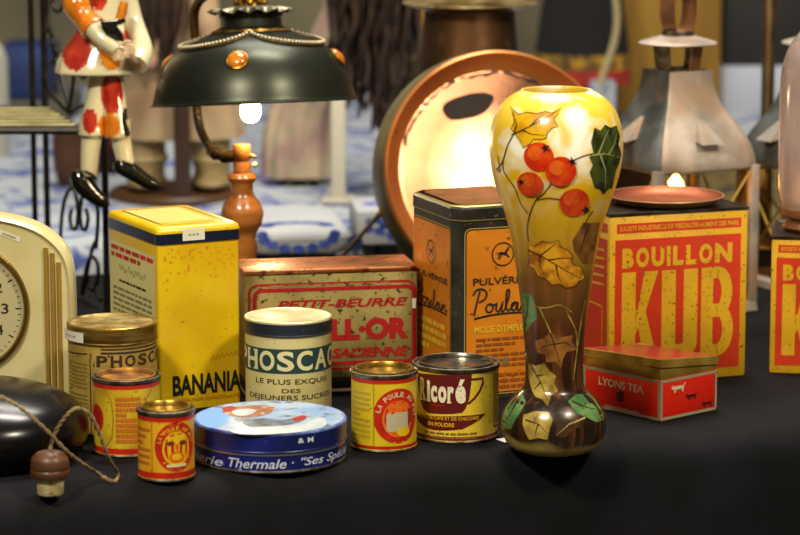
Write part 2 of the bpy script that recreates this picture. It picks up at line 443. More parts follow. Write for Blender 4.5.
mb.decal(circ(s0+.006, z0-.018, .0085, .005), f, YEL, .0006)
mb.line([(t.a(-18), t.z(446)), (t.a(-18), t.z(384))], .0008, f, mat('print_ochre', '9a6f12', .5))
mb.dashes(t.a(-70), t.a(-24), t.z(440), t.z(392), 9, f, mat('print_faint', 'b89a22', .5), seed=5)
mb.build('printed_label', t.root)
# ------------------------------------------------------------------ maroon cup coffee tin
t = RTin('coffee_tin', 'yellow coffee tin printed with a big maroon cup, steel lever lid, left of the vase', 'tin', 456, 85, 444, 369.5, 'round tins')
MAR = mat('maroon_print', '5c1412', 0.4, wear='8a6a20', wscale=200, wlo=.69, whi=.75)
t.body(mat('warm_yellow_print', 'e6c83c', 0.4, col2='dab832', scale=25, wear='6b4d10', wscale=200, wlo=.68, whi=.74), t.h-.005)
t.lever(m_lid=mat('polished_lid', '9a9484', .22, .95, col2='6d675a', scale=20), inner=.88, rise=.001)
mb = MB(MAR); f = t.f; q = t.q
t.band(mb, 0.0032, t.z(437.5), mat('red_foot', '7a2415', .45)); t.band(mb, t.z(371.5), t.z(370), MAR)
Z = lambda zx, zy: q(340+zx/4.459, 340+zy/4.459)
mb.decal([Z(348,146), Z(400,152), Z(450,155), Z(500,155), Z(550,152), Z(586,147), Z(583,200), Z(575,262), Z(560,305), Z(545,324), Z(500,330), Z(440,330), Z(395,326), Z(372,305), Z(357,255), Z(350,200)], f, MAR, .0003)
mb.line([Z(580,176), Z(608,174), Z(634,170), Z(636,188), Z(622,225), Z(600,258), Z(570,285)], .0027, f, MAR, .0003)
mb.decal([Z(336,326), Z(400,336), Z(480,340), Z(560,337), Z(646,326), Z(628,350), Z(590,375), Z(545,398), Z(480,404), Z(420,402), Z(380,388), Z(350,360)], f, MAR, .0003)
CW = mat('letter_ivory', 'e2d8b8', .42)
u0, u1 = Z(360,0)[0], Z(560,0)[0]; zl = t.z(340+283/4.459); zt = t.z(340+182/4.459)
xs = [0, .2, .3, .46, .65, .79, 1.0]
for k, ch in enumerate('Ricor'):
    w0, w1 = u0+(u1-u0)*xs[k], u0+(u1-u0)*(xs[k+1]-.02)
    hi = zl+(zt-zl)*(1.0 if ch == 'R' else .95 if ch == 'i' else .74)
    mb.text(ch, w0, zl, w1, hi, f, CW, .045)
    if ch in 'Rir': mb.rect(w0-.0006, zl, w0+(w1-w0)*(.5 if ch != 'i' else 1)+.0006, zl+.002, f, CW, .0006)
mb.text('é', u0+(u1-u0)*.80, zl, u1, zl+(zt-zl)*1.06, f, CW, .045)
mb.text('POUDRE DE CAFE ET DE CHICOREE', Z(345,0)[0], t.z(340+359/4.459), Z(618,0)[0], t.z(340+344/4.459), f, YEL, .01)
mb.text('EN POUDRE', Z(395,0)[0], t.z(340+389/4.459), Z(510,0)[0], t.z(340+371/4.459), f, YEL, .02)
mb.dashes(Z(410,0)[0], Z(490,0)[0], t.z(340+299/4.459), t.z(340+292/4.459), 1, f, RED)
mb.dashes(Z(380,0)[0], Z(610,0)[0], t.z(340+445/4.459), t.z(340+412/4.459), 2, f, mat('print_olive', '7a6426', .5), seed=3, fill=.6)
pn = rrect(t.a(62), t.z(432), t.a(88), t.z(375), .004)
mb.line(pn+[pn[0]], .0012, f, MAR, .0003)
mb.dashes(t.a(65), t.a(85), t.z(428), t.z(379), 16, f, mat('print_olive', '7a6426', .5), seed=8)
mb.build('printed_label', t.root)
# ================================================================== box tins
class BTin:
    def __init__(b, name, label, cat, A, rot, w, d, h, z0=0.0, group=None):
        b.w, b.d, b.h, b.rot = w, d, h, rot
        c, s = math.cos(rot), math.sin(rot)
        b.loc = Vector((A.x + c*w/2 - s*d/2, A.y + s*w/2 + c*d/2, z0))
        b.M = Matrix.Translation(b.loc) @ Matrix.Rotation(rot, 4, 'Z'); b.Mi = b.M.inverted()
        b.root = thing(name, label, cat, b.loc, rot, group)
        b.F = lambda u, v, e: Vector((u, -d/2-e, v))
        b.L = lambda u, v, e: Vector((-w/2-e, -u, v))
        b.T = lambda u, v, e: Vector((u, v, b.h+e))
    def ray(b, px, py):
        o = Vector((0, 0, H)); u = (px-400)/F; v = (py-267.5)/F
        d = Vector((u, CP - v*SP, -(SP + v*CP)))
        o2 = b.Mi @ o; d2 = (b.Mi @ (o+d)) - o2; return o2, d2
    def qf(b, px, py):
        o, d = b.ray(px, py); k = (-b.d/2-o.y)/d.y; p = o+d*k; return (p.x, p.z)
    def ql(b, px, py):
        o, d = b.ray(px, py); k = (-b.w/2-o.x)/d.x; p = o+d*k; return (-p.y, p.z)
    def qt(b, px, py):
        o, d = b.ray(px, py); k = (b.h-o.z)/d.z; p = o+d*k; return (p.x, p.y)
def T(mb, s_, q, f, x0, yt, yb, x1, m, bold=0, shear=0, e=.0006):
    a = q(x0, yb); b_ = q(x0, yt); c = q(x1, (yt+yb)/2-3)
    mb.text(s_, a[0], a[1], c[0], b_[1], f, m, bold, shear, e, maxlen=.012)
def rotof(A, B): return math.atan2(B.y-A.y, B.x-A.x)
# ---- tall yellow tin
A = gr(160, 412); B = gr(241, 403.5)
b = BTin('cocoa_tin', 'tall yellow rectangular cocoa tin with blue banded lid, the tallest tin on the left', 'tin', A, rotof(A, B), (B-A).length, .155, zat(A.y, 228), group='rectangular tins')
w, d, h = b.w, b.d, b.h
YB = mat('cocoa_yellow', 'dbb80e', 0.36, col2='d2a90a', scale=18, coat=.25, wear='9a5a12', wscale=170, wlo=.66, whi=.74)
mb = MB(YB); mb.prism(rrect(-w/2, -d/2, w/2, d/2, .004), 0, h-.016, YB)
mb.build('body', b.root, angle=40)
hb = h-.020
mb = MB(YB); e = .0015
mb.loft([[Vector((x, y, z)) for x, y in rrect(-w/2-e+i, -d/2-e+i, w/2+e-i, d/2+e-i, .006)] for i, z in ((0, hb), (0, h-.008))], mat('lid_navy_band', '101830', .35, coat=.3), caps=False)
mb.loft([[Vector((x, y, z)) for x, y in rrect(-w/2-e+i, -d/2-e+i, w/2+e-i, d/2+e-i, .006)] for i, z in ((0, h-.008), (0, h-.006), (.0015, h-.002), (.004, h-.0005), (.006, h))], YB)
tp = lambda u, v, e_: Vector((u, v, h+e_))
mb.line(rrect(-w/2+.012, -d/2+.014, w/2-.012, d/2-.014, .004), .0016, tp, mat('lid_navy_band', '182348', .35), closed=True)
mb.decal(rrect(-w/2+.014, -d/2+.03, w/2-.02, d/2-.018, .003), tp, mat('lid_pale_yellow', 'e3cf72', .3, coat=.3), .0003)
mb.build('lid', b.root, angle=40)
mb = MB(INK)
T(mb, 'BANANIA', b.qf, b.F, 172.8, 376, 396.5, 241, INK, .035)
OR2 = mat('print_rust_orange', 'c2661c', .45)
a = b.qf(178, 404); c = b.qf(238, 397)
mb.text('DÉJEUNER CHOCOLATÉ', a[0], a[1]+.0005, c[0]+.001, a[1]+.0065, b.F, OR2, .01)
a = b.qf(211, 362); c = b.qf(238, 352)
mb.line([(a[0]+(c[0]-a[0])*k/12, a[1]+.004+k*.0003+(.003 if k % 2 else -.002)) for k in range(13)], .0009, b.F, RED)
rnd = random.Random(5)
for k in range(60):       # scattered orange blossom print along the top
    u = rnd.uniform(-w/2+.008, w/2-.008); v = h-.026-abs(rnd.gauss(0, .02))
    mb.decal(circ(u, v, rnd.uniform(.0007, .002), None, 6), b.F, mat('print_flower_orange', 'cf8f12', .45), .0003)
cr = [b.ql(108.5, 246.5), b.ql(156, 260), b.ql(156, 402), b.ql(108.5, 381)]
u0, u1 = -d/2+.004, d/2-.008; v1 = h-.034; v0 = .03
CP_ = mat('label_cream_green', 'c9c184', .5)
mb.rect(u0, v0, u1, v1, b.L, CP_, .0003)
for k in range(2): mb.dashes(u0+.006, u1-.006, v1-.004-k*.0085, v1-.0105-k*.0085, 1, b.L, RED, .0005, seed=k, fill=.8)
GR = mat('print_green', '3f5c33', .5)
mb.line([(u0+.03+(u1-u0-.06)*k/40, v1-.030+.0035*math.sin(k*1.3)+.002*math.sin(k*.5)) for k in range(41)], .0011, b.L, GR, .0005)
mb.dashes(u0+.03, u1-.03, v1-.048, v1-.042, 1, b.L, BROWN, .0005, seed=3)
mb.dashes(u0+.01, u1-.008, v1-.105, v1-.052, 8, b.L, mat('print_greygreen', '77774c', .5), .0005, seed=7)
mb.dashes(u0+.03, u1-.03, v1-.118, v1-.111, 1, b.L, GR, .0005, seed=2)
mb.build('printed_label', b.root)
a = b.qf(182, 240); c = b.qf(204, 230)
sticker(b.root, b.F, a[0], a[1]-.001, c[0], a[1]+.0125, .0022)
BAN = b
# ---- biscuit tin and the board under it
A = Vector((-.1835, 3.474, 0)); rot = math.radians(10.5); w, d = .2075, .085
zb = .0165
bb = BTin('shallow_box', 'flat black box with a white lower edge, under the long biscuit tin', 'box', A + Vector((.0, .0, 0)), rot, w, d, zb)
mb = MB(INK); BKB = mat('black_board', '121110', .6)
mb.box((-w/2, -d/2+.001, .0032), (w/2, d/2, zb), BKB); mb.build('body', bb.root, bevel=.0008)
mb = MB(WHITE); mb.box((-w/2, -d/2, 0), (w/2, d/2, .0032), mat('board_white', 'd6d4cc', .5)); o = mb.build('bottom_edge', bb.root); o['label'] = 'white bottom edge'
b = BTin('biscuit_tin', 'long biscuit tin with red lettering on speckled olive gold, lying behind the cream cocoa tin', 'tin', A, rot, w, d, zat(A.y, 271)-zb, zb, 'rectangular tins')
h = b.h
OLV = mat('speckled_olive_gold', 'a8975a', 0.38, 0.2, col2='8a7d48', scale=16, wear='33290f', wscale=140, wlo=.58, whi=.66)
mb = MB(OLV); mb.box((-w/2, -d/2, 0), (w/2, d/2, h-.005), OLV); mb.build('body', b.root, bevel=.002)
COP = mat('coppery_lid', 'c98a58', 0.24, 0.9, col2='a8603a', scale=25, wear='6e3218', wscale=60, wlo=.6, whi=.7, rough2=.4)
mb = MB(COP); mb.box((-w/2-.001, -d/2-.001, h-.007), (w/2+.001, d/2+.001, h), COP); mb.build('lid', b.root, bevel=.0025)
mb = MB(DRED); CR = mat('biscuit_crimson', 'a01a1c', .42, wear='5b1512', wscale=200, wlo=.64, whi=.7)
W2 = w/2
for i, wd in ((.006, .003), (.0125, .0048)):
    r_ = rrect(-W2+i, .005+i, W2-.0012-i*.25, h-.012-i, .012-i*.3)
    mb.line(r_, wd, b.F, CR, .0003, closed=True)
mb.dashes(-W2+.03, W2-.03, h-.0215, h-.0185+.001, 1, b.F, OLV, .0005, seed=11)
T(mb, 'PETIT-BEURRE', b.qf, b.F, 277, 301, 309.5, 408, CR, .03, .25)
T(mb, 'LL·OR', b.qf, b.F, 331, 319, 341, 409, CR, .06)
T(mb, 'ALSACIENNE', b.qf, b.F, 311, 349, 359, 409, CR, .045, .25)
mb.build('printed_label', b.root)
a = b.qf(412, 308); sticker(b.root, b.F, a[0], a[1], a[0]+.0045, a[1]+.012, .0012, False)
# ---- black and orange chocolate tin
A = gr(454, 402); rot = math.radians(21); w, d = .118, .147
b = BTin('chocolate_tin', 'tall black chocolate tin with cut corners and orange panels, behind the maroon cup tin', 'tin', A, rot, w, d, zat(A.y, 207), group='rectangular tins')
h = b.h; ch = .0135
def octo(i): 
    x, y, c = w/2-i, d/2-i, ch-i*.4
    return [(-x+c, -y), (x-c, -y), (x, -y+c), (x, y-c), (x-c, y), (-x+c, y), (-x, y-c), (-x, -y+c)]
BLK = mat('chocolate_black', '23231e', 0.4, 0.2, col2='35332a', scale=30, wear='6b6652', wscale=130, wlo=.64, whi=.74)
mb = MB(BLK); mb.prism(octo(.0012), 0, h-.012, BLK); mb.build('body', b.root, smooth=False)
mb = MB(BLK); GL = mat('gilt_edge', '9b8a40', .35, .6)
R_ = lambda i, z: [Vector((x, y, z)) for x, y in octo(i)]
mb.loft([R_(0, h-.018), R_(0, h-.0165)], GL, caps=False)
mb.loft([R_(0, h-.0165), R_(0, h-.004), R_(.001, h-.0015)], BLK, caps=False)
mb.loft([R_(.001, h-.0015), R_(.004, h)], GL, caps=False)
mb.loft([R_(.004, h), R_(.011, h), R_(.013, h-.002)], mat('worn_copper_top', 'b07a46', .3, .85, col2='7a5a30', scale=30), caps=True)
mb.build('lid', b.root, angle=20)
OP = mat('panel_orange', 'd07f1c', 0.42, col2='c27216', scale=14, wear='6b4010', wscale=130, wlo=.64, whi=.72)
OPL = mat('panel_outline', 'b9a04c', .45); YT = mat('panel_yellow_ink', 'd9b22c', .5)
mb = MB(OP)
ytop = b.qf(470, 231)[1]; hb_ = .008
for fm, half in ((b.F, w/2-ch-.002), (b.L, d/2-ch-.002)):
    mb.decal(rrect(-half, hb_, half, ytop, .006), fm, OP, -.0006)
    mb.line(rrect(-half-.0022, hb_-.0022, half+.0022, ytop+.0022, .0075), .0009, fm, OPL, -.0006, closed=True)
def script(mb, f, x0, x1, y0, y1, m, wd):
    st = [[(.02,.0),(.05,.35),(.1,.8),(.12,.95)], [(.0,.78),(.06,.98),(.16,1.0),(.23,.85),(.2,.62),(.1,.5)],
          [(.27,.42),(.22,.3),(.24,.12),(.31,.12),(.34,.3),(.28,.42),(.36,.36),(.4,.42),(.39,.18),(.44,.12),(.5,.42),(.48,.15),(.53,.14),(.6,.6),(.61,.9),(.57,.85),(.56,.3),(.6,.12),(.66,.25),(.73,.42),(.66,.36),(.66,.15),(.72,.15),(.76,.42),(.75,.15),(.8,.14),(.84,.42),(.82,.14),(.83,.14)],
          [(.83,.14),(.85,.42),(.84,.13),(.88,.36),(.93,.42),(.93,.15),(1.0,.2)], [(.845,.56),(.855,.6)], [(.02,-.12),(.3,-.02),(.6,.02),(.98,.0)]]
    for s_ in st:
        p = [(v.x, v.y) for v in smoothpath([(x0+(x1-x0)*a_, y0+(y1-y0)*c_, 0) for a_, c_ in s_], 4)]
        mb.line(p, wd, f, m, .0002)
def foal(mb, f, x, y, r, m):
    P_ = [(-.9,.25),(-.5,.2),(-.2,.3),(.15,.2),(.35,.45),(.6,.75),(.75,.5),(.55,.35),(.5,0),(.85,-.35),(.7,-.45),(.35,-.12),(-.1,-.05),(-.3,-.4),(-.65,-.6),(-.7,-.5),(-.42,-.25),(-.5,.02)]
    mb.decal([(x+a_*r*.75, y+c_*r*.75) for a_, c_ in P_], f, m, .0002)
    mb.line(circ(x, y, r, None, 28), r*.1, f, m, .0002, closed=True)
u0 = -(w/2-ch-.002); u1 = -u0; um = (u0+u1)/2+.002
vz = lambda py: b.qf(472, py)[1]
foal(mb, b.F, um, vz(256), .0135, BLK)
mb.text('PULVÉRISÉ', u0+.008, vz(286), u1-.006, vz(277), b.F, BLK, .015, 0, .0002)
script(mb, b.F, u0+.008, u1-.004, vz(316), vz(290), BLK, .0022)
mb.text("MODE D'EMPLOI", u0+.01, vz(334), u1-.01, vz(327), b.F, YT, .02, 0, .0002)
BR2 = mat('ink_rust', '8a4a14', .5)
mb.dashes(u0+.012, u1-.01, vz(370), vz(338), 6, b.F, BR2, .0002, seed=2)
mb.decal(circ(um+.004, vz(363), .004), b.F, mat('ink_seal', '6b6a4a', .5), .0004)
mb.dashes(u0+.008, u1-.008, vz(392), vz(374), 3, b.F, BR2, .0002, seed=6)
u0 = -(d/2-ch-.002); u1 = -u0; vz2 = lambda py: b.ql(428, py)[1]
foal(mb, b.L, 0, vz2(250), .0135, BLK)
mb.text('PULVÉRISÉ', u0+.008, vz2(277), u1-.006, vz2(270), b.L, BLK, .015, 0, .0002)
script(mb, b.L, u0+.008, u1-.006, vz2(306), vz2(286), BLK, .002)
mb.dashes(u0+.012, u1-.01, vz2(350), vz2(316), 4, b.L, YT, .0002, seed=9, fill=.6)
mb.build('printed_panels', b.root)
POU = b
# ---- big red and yellow stock-cube tins
def fat(mb, ch_, x0, x1, y0, y1, f, m, e=.0006):
    X = lambda a_: x0+(x1-x0)*a_; Y = lambda a_: y0+(y1-y0)*a_; W = (x1-x0)
    if ch_ == 'K':
        mb.rect(X(0), Y(0), X(.38), Y(1), f, m, e, .02)
        mb.decal([(X(.38), Y(.42)), (X(.62), Y(1)), (X(1), Y(1)), (X(.66), Y(.55)), (X(.38), Y(.3))], f, m, e, .02)
        mb.decal([(X(.38), Y(.56)), (X(.62), Y(.62)), (X(1), Y(0)), (X(.63), Y(0))], f, m, e+.0001, .02)
    elif ch_ == 'U':
        pts = [(X(.2), Y(1)), (X(.2), Y(.2))] + [(X(.5+.3*math.cos(a_)), Y(.17+.1*math.sin(a_))) for a_ in [PI+PI*k/10 for k in range(11)]] + [(X(.8), Y(.2)), (X(.8), Y(1))]
        mb.line(pts, W*.38, f, m, e, .02)
    elif ch_ == 'B':
        mb.rect(X(0), Y(0), X(.36), Y(1), f, m, e, .02)
        for ya, yb_, xr in ((.5, .94, .78), (.06, .52, .82)):
            pts = [(X(.2), Y(yb_)), (X(.5), Y(yb_))] + [(X(.5+(xr-.5)*math.cos(a_)), Y((ya+yb_)/2+(yb_-ya)/2*math.sin(a_))) for a_ in [PI/2-PI*k/12 for k in range(13)]] + [(X(.5), Y(ya)), (X(.2), Y(ya))]
            mb.line(pts, W*.33, f, m, e+.0001+(.0001 if ya > .3 else 0), .02)
KR = mat('stock_red', 'c43416', 0.42, col2='b53314', scale=16, wear='7a3a12', wscale=160, wlo=.66, whi=.74)
KY = mat('stock_yellow', 'd0a020', 0.42, col2='c29418', scale=16, wear='5b4a12', wscale=260, wlo=.62, whi=.68)
KT = mat('stock_tin_top', '4a3d30', .4, .8, col2='2c2119', scale=40)
def stock_tin(label, A, rot, w, d, ytop):
    b = BTin('stock_cube_tin', label, 'tin', A, rot, w, d, zat(A.y, ytop), group='stock cube tins'); h = b.h
    mb = MB(KY); mb.box((-w/2, -d/2, 0), (w/2, d/2, h-.003), KY); mb.build('body', b.root, bevel=.002)
    mb = MB(KT)
    o_ = [(-w/2-.0008, -d/2-.0008), (w/2+.0008, -d/2-.0008), (w/2+.0008, d/2+.0008), (-w/2-.0008, d/2+.0008)]
    rr = lambda i, z: [Vector((x*(1-i/.07), y*(1-i/.055), z)) for x, y in o_]
    mb.loft([rr(0, h-.004), rr(0, h-.0005), rr(.0015, h), rr(.004, h), rr(.0055, h-.0012)], KT); mb.build('lid', b.root, angle=25)
    mb = MB(KR); U = lambda a_: -w/2+a_*w; V = lambda a_: h*(1-a_)
    for fm, W_, left in ((b.F, w, 0), (b.L, d, 1)):
        U = lambda a_, W_=W_: -W_/2+a_*W_
        mb.rect(U(.05), V(.118), U(.95), V(.062), fm, KR, .0003, .03)
        if left:
            mb.rect(U(.05), V(.94), U(.95), V(.155), fm, KR, .0003, .03)
            for k in range(5): mb.line([(U(.12), V(.25+k*.05)), (U(.88), V(.22+k*.05))], .003, fm, KY, .0005)
            mb.line(rrect(U(.15), V(.85), U(.85), V(.55), .004), .002, fm, KY, .0005, closed=True)
            continue
        mb.text("SOCIETE INDUSTRIELLE DE SPECIALITES ALIMENT DES PARIS", U(.07), V(.104), U(.93), V(.076), fm, KY, .02)
        mb.rect(U(.04), V(.94), U(.95), V(.155), fm, KR, .0003, .03)
        bx = [.09, .19, .3, .41, .455, .55, .645, .76, .905]
        for k, c_ in enumerate('BOUILLON'):
            mb.text(c_, U(bx[k]), V(.32), U(bx[k+1]-.018), V(.205), fm, KY, .055)
        for c_, x0, x1 in (('K', .09, .35), ('U', .375, .64), ('B', .665, .905)): fat(mb, c_, U(x0), U(x1), V(.865), V(.345), fm, KY)
    mb.build('printed_label', b.root)
    return b
A = gr(608, 386); B = gr(745, 375.5)
K1 = stock_tin('big red and yellow stock cube tin with a copper dish on top', A, rotof(A, B), (B-A).length, .125, 214)
K2 = stock_tin('red and yellow stock cube tin at the right edge, under the glass chimney', gr(769, 373), math.radians(-9), .16, .13, 236)
# dish on the first
o_ = K1.M @ Vector((.012, .004, K1.h))
mb = MB(); CPD = mat('dish_copper', 'b5653f', .35, .75, col2='8a4a2c', scale=18, rough2=.5); CPE = mat('dish_rim', 'b08a60', .35, .6)
r = .0705
mb.lathe([(0, 0), (r*.8, 0), (r*.86, .0008), (r*.97, .006), (r, .008), (r+.0012, .0088), (r+.0005, .0098), (r-.0012, .0095)], 80, CPE)
mb.lathe([(r-.0012, .0095), (r*.95, .0072), (r*.84, .002), (r*.5, .0016), (0, .0014)], 80, CPD)
o = mb.build('copper_dish'); o.location = o_; tag(o, 'shallow round copper dish lying on the big stock cube tin', 'dish')
# ---- tea tin
A = gr(660, 422); rot = math.radians(42); w, d = .095, .122
hl = zat(A.y, 381)
b = BTin('tea_tin', 'low red tea tin with checked borders and lid ajar, right of the vase', 'tin', A, rot, w, d, hl, group='rectangular tins')
TR = mat('tea_red', 'dc2410', 0.36, coat=.2, wear='7a1a0c', wscale=160, wlo=.68, whi=.74)
mb = MB(TR); mb.box((-w/2, -d/2, 0), (w/2, d/2, hl), TR); mb.build('body', b.root, bevel=.001)
TG = mat('tea_gold', 'cdab50', .3, .6, col2='a88638', scale=30, rough2=.4)
mb = MB(TG); mb.box((-w/2+.001, -d/2+.001, hl), (w/2-.001, d/2-.001, hl+.014), TG)
mb.build('neck', b.root, bevel=.0008)
mb = MB(); TLID = mat('tea_lid_red', '9a2a1c', .3, 0.1, coat=.25, col2='7d261a', scale=14)
z0 = hl+.0088; tl = Matrix.Translation((0, 0, z0)) @ Matrix.Rotation(math.radians(5.0), 4, 'Y') @ Matrix.Rotation(math.radians(-2.0), 4, 'X')
rr = lambda i, z: [tl @ Vector((x, y, z)) for x, y in ((-w/2-.001+i, -d/2-.001+i), (w/2+.001-i, -d/2-.001+i), (w/2+.001-i, d/2+.001-i), (-w/2-.001+i, d/2+.001-i))]
mb.loft([rr(.0015, .0), rr(0, 0), rr(0, .009), rr(.0006, .0098)], TG, caps=False); mb.loft([rr(.0006, .0098), rr(.003, .0102), rr(.006, .0104)], TLID, caps=True)
mb.build('lid', b.root, angle=25)
mb = MB(INK); CK = mat('check_cream', 'd6cba0', .45)
for fm, W_ in ((b.F, w), (b.L, d)):
    c_ = .0017; n = int(W_/c_)
    for k in range(n):
        u = -W_/2+k*c_
        for row, v in ((0, 0.0008), (1, 0.0008+c_), (0, hl-2*c_), (1, hl-c_)):
            mb.rect(u, v, u+c_, v+c_, fm, CK if (k+row) % 2 else INK, .0003, .1)
    for k in range(int(hl/c_)-3):
        for col in (0, 1):
            for u in ((-W_/2, W_/2-2*c_)):
                mb.rect(u+col*c_, .0008+(k+2)*c_, u+(col+1)*c_, .0008+(k+3)*c_, fm, CK if (k+col) % 2 else INK, .0003, .1)
IV = mat('tea_ivory', 'd9cfa6', .45)
T(mb, 'LYONS TEA', b.ql, b.L, 599, 376.5, 384.3, 644, IV, .02)
T(mb, 'QUALITÉ DE LUXE', b.ql, b.L, 605, 403.5, 407, 639, IV, .01)
u, v = b.ql(620.5, 396)
mb.decal([(u-.006, v+.006), (u-.003, v+.0035), (u, v+.0075), (u+.003, v+.0035), (u+.006, v+.006), (u+.005, v-.005), (u, v-.0075), (u-.005, v-.005)], b.L, mat('crest_dark', '4a1610', .5), .0004)
LI = [(-1,.2),(-.75,.55),(-.5,.35),(.3,.4),(.7,.3),(1,.75),(1.05,.6),(.8,.1),(.75,-.5),(.55,-.5),(.5,-.1),(-.3,-.1),(-.35,-.5),(-.55,-.5),(-.6,0),(-.9,0)]
for px, py, sc, m_ in ((678, 388.5, .0115, IV), (691, 396.5, .0095, mat('crest_dark', '4a1610', .5)), (707, 404, .0095, mat('crest_dark', '4a1610', .5))):
    u, v = b.qf(px, py); mb.decal([(u+x*sc, v+y*sc*.75) for x, y in LI], b.F, m_, .0004)
mb.build('printed_label', b.root)
# ================================================================== painted vase
VY = dist(451); VC = 555.0
rows = [(451,24),(450.5,29),(448,37),(445,43.5),(440,48),(432,51.5),(423,52.8),(413,51.5),(405,47.5),(398,42),(392,35.5),(386,30.5),(376,28.8),(363,28.8),(345,30),(326,31.6),(307,33.6),(290,36),(270,38.6),(241,43.5),(226,47),(211,51.5),(196,56.5),(181,61.5),(166,65),(152,66.8),(140,66.8),(126,65),(115,61.5),(106,56.5),(99,50),(94,43),(91,37)]
prof = [(hw*S(VY, zat(VY, r_)), zat(VY, r_)) for r_, hw in rows]
prof[0] = (prof[0][0], 0.0); prof[1] = (prof[1][0], 0.0006)
pr = [(v.x, v.y) for v in smoothpath([(a_, c_, 0) for a_, c_ in prof], 5)]
pr = [(r_, max(z, 0)) for r_, z in pr]
def VR(z):
    z = max(pr[0][1], min(pr[-1][1], z))
    for (r0, z0), (r1, z1) in zip(pr, pr[1:]):
        if z0 <= z <= z1 and z1 > z0: return r0 + (r1-r0)*(z-z0)/(z1-z0)
    return pr[-1][0]
VX = (VC-400)*S(VY, .2)
vase = thing('painted_vase', 'tall vase painted with red berries and autumn leaves, at the table front', 'vase', (VX, VY, 0), -math.atan2(VX, VY))
def vase_mat():
    m = bpy.data.materials.new('vase_glaze'); m.use_nodes = True; nt = m.node_tree; N = nt.nodes; L = nt.links
    b = N['Principled BSDF']; b.inputs['Roughness'].default_value = .3; b.inputs['Coat Weight'].default_value = .22; b.inputs['Coat Roughness'].default_value = .1
    tc = N.new('ShaderNodeTexCoord'); sp = N.new('ShaderNodeSeparateXYZ'); L.new(tc.outputs['Object'], sp.inputs[0])
    mr = N.new('ShaderNodeMapRange'); mr.inputs['From Max'].default_value = pr[-1][1]; L.new(sp.outputs['Z'], mr.inputs['Value'])
    n0 = N.new('ShaderNodeTexNoise'); n0.inputs['Scale'].default_value = 14; n0.inputs['Detail'].default_value = 4; L.new(tc.outputs['Object'], n0.inputs['Vector'])
    ad = N.new('ShaderNodeMath'); ad.operation = 'MULTIPLY_ADD'; ad.inputs[1].default_value = .10; L.new(n0.outputs['Fac'], ad.inputs[0]); L.new(mr.outputs['Result'], ad.inputs[2])
    def ramp(els):
        r = N.new('ShaderNodeValToRGB'); e = r.color_ramp.elements
        e[0].position, e[0].color = els[0][0], lin(els[0][1]); e[1].position, e[1].color = els[-1][0], lin(els[-1][1])
        for p_, c_ in els[1:-1]: x = e.new(p_); x.color = lin(c_)
        return r
    ra = ramp([(.088, 'a8954c'), (.106, '241809'), (.17, '140c06'), (.26, '28160a'), (.40, '4a250e'), (.54, '6b4718'), (.63, 'a87f20'), (.74, 'dcab12'), (.88, 'f4c406'), (1.03, 'e6c43c')])
    L.new(ad.outputs[0], ra.inputs[0])
    n1 = N.new('ShaderNodeTexNoise'); n1.inputs['Scale'].default_value = 22; n1.inputs['Detail'].default_value = 3; n1.inputs['Distortion'].default_value = .6; L.new(tc.outputs['Object'], n1.inputs['Vector'])
    m1 = N.new('ShaderNodeMapRange'); m1.inputs['From Min'].default_value = .47; m1.inputs['From Max'].default_value = .62; L.new(n1.outputs['Fac'], m1.inputs['Value'])
    m2 = N.new('ShaderNodeMapRange'); m2.inputs['From Min'].default_value = .66; m2.inputs['From Max'].default_value = .86; L.new(mr.outputs['Result'], m2.inputs['Value'])
    mu = N.new('ShaderNodeMath'); mu.operation = 'MULTIPLY'; L.new(m1.outputs['Result'], mu.inputs[0]); L.new(m2.outputs['Result'], mu.inputs[1])
    mx = N.new('ShaderNodeMix'); mx.data_type = 'RGBA'; L.new(mu.outputs[0], mx.inputs[0]); L.new(ra.outputs[0], mx.inputs[6]); mx.inputs[7].default_value = lin('fbf8e4')  # white mottling near the top paints in the glow of backlit glass
    # vertical brown brush streaks on the lower half
    mp = N.new('ShaderNodeMapping'); mp.inputs['Scale'].default_value = (110, 110, 9); L.new(tc.outputs['Object'], mp.inputs['Vector'])
    n2 = N.new('ShaderNodeTexNoise'); n2.inputs['Scale'].default_value = 1; L.new(mp.outputs['Vector'], n2.inputs['Vector'])
    m3 = N.new('ShaderNodeMapRange'); m3.inputs['From Min'].default_value = .5; m3.inputs['From Max'].default_value = .7; m3.inputs['To Max'].default_value = .45; L.new(n2.outputs['Fac'], m3.inputs['Value'])
    m4 = N.new('ShaderNodeMapRange'); m4.inputs['From Min'].default_value = .72; m4.inputs['From Max'].default_value = .55; L.new(mr.outputs['Result'], m4.inputs['Value'])
    mv = N.new('ShaderNodeMath'); mv.operation = 'MULTIPLY'; L.new(m3.outputs['Result'], mv.inputs[0]); L.new(m4.outputs['Result'], mv.inputs[1])
    my = N.new('ShaderNodeMix'); my.data_type = 'RGBA'; L.new(mv.outputs[0], my.inputs[0]); L.new(mx.outputs[2], my.inputs[6]); my.inputs[7].default_value = lin('8f5222')
    L.new(my.outputs[2], b.inputs['Base Color']); return m
VM = vase_mat()
mb = MB(VM)
rt, zt = pr[-1]
mb.lathe([(0, .002), (pr[0][0]*.8, .002), (pr[0][0]*.9, 0)] + pr + [(rt-.0015, zt+.0016), (rt-.004, zt+.0012), (rt-.0045, zt-.002), (rt+.01, zt-.03), (rt+.022, zt-.07), (rt+.015, zt-.13), (.03, zt-.2), (.012, zt-.27), (0, zt-.275)], 96, VM)
mb.build('body', vase, angle=60)
def vf(s_, z, e):
    R = VR(z); a = math.asin(max(-.99, min(.99, s_/R)))
    return Vector(((R+e)*math.sin(a), -(R+e)*math.cos(a), z))
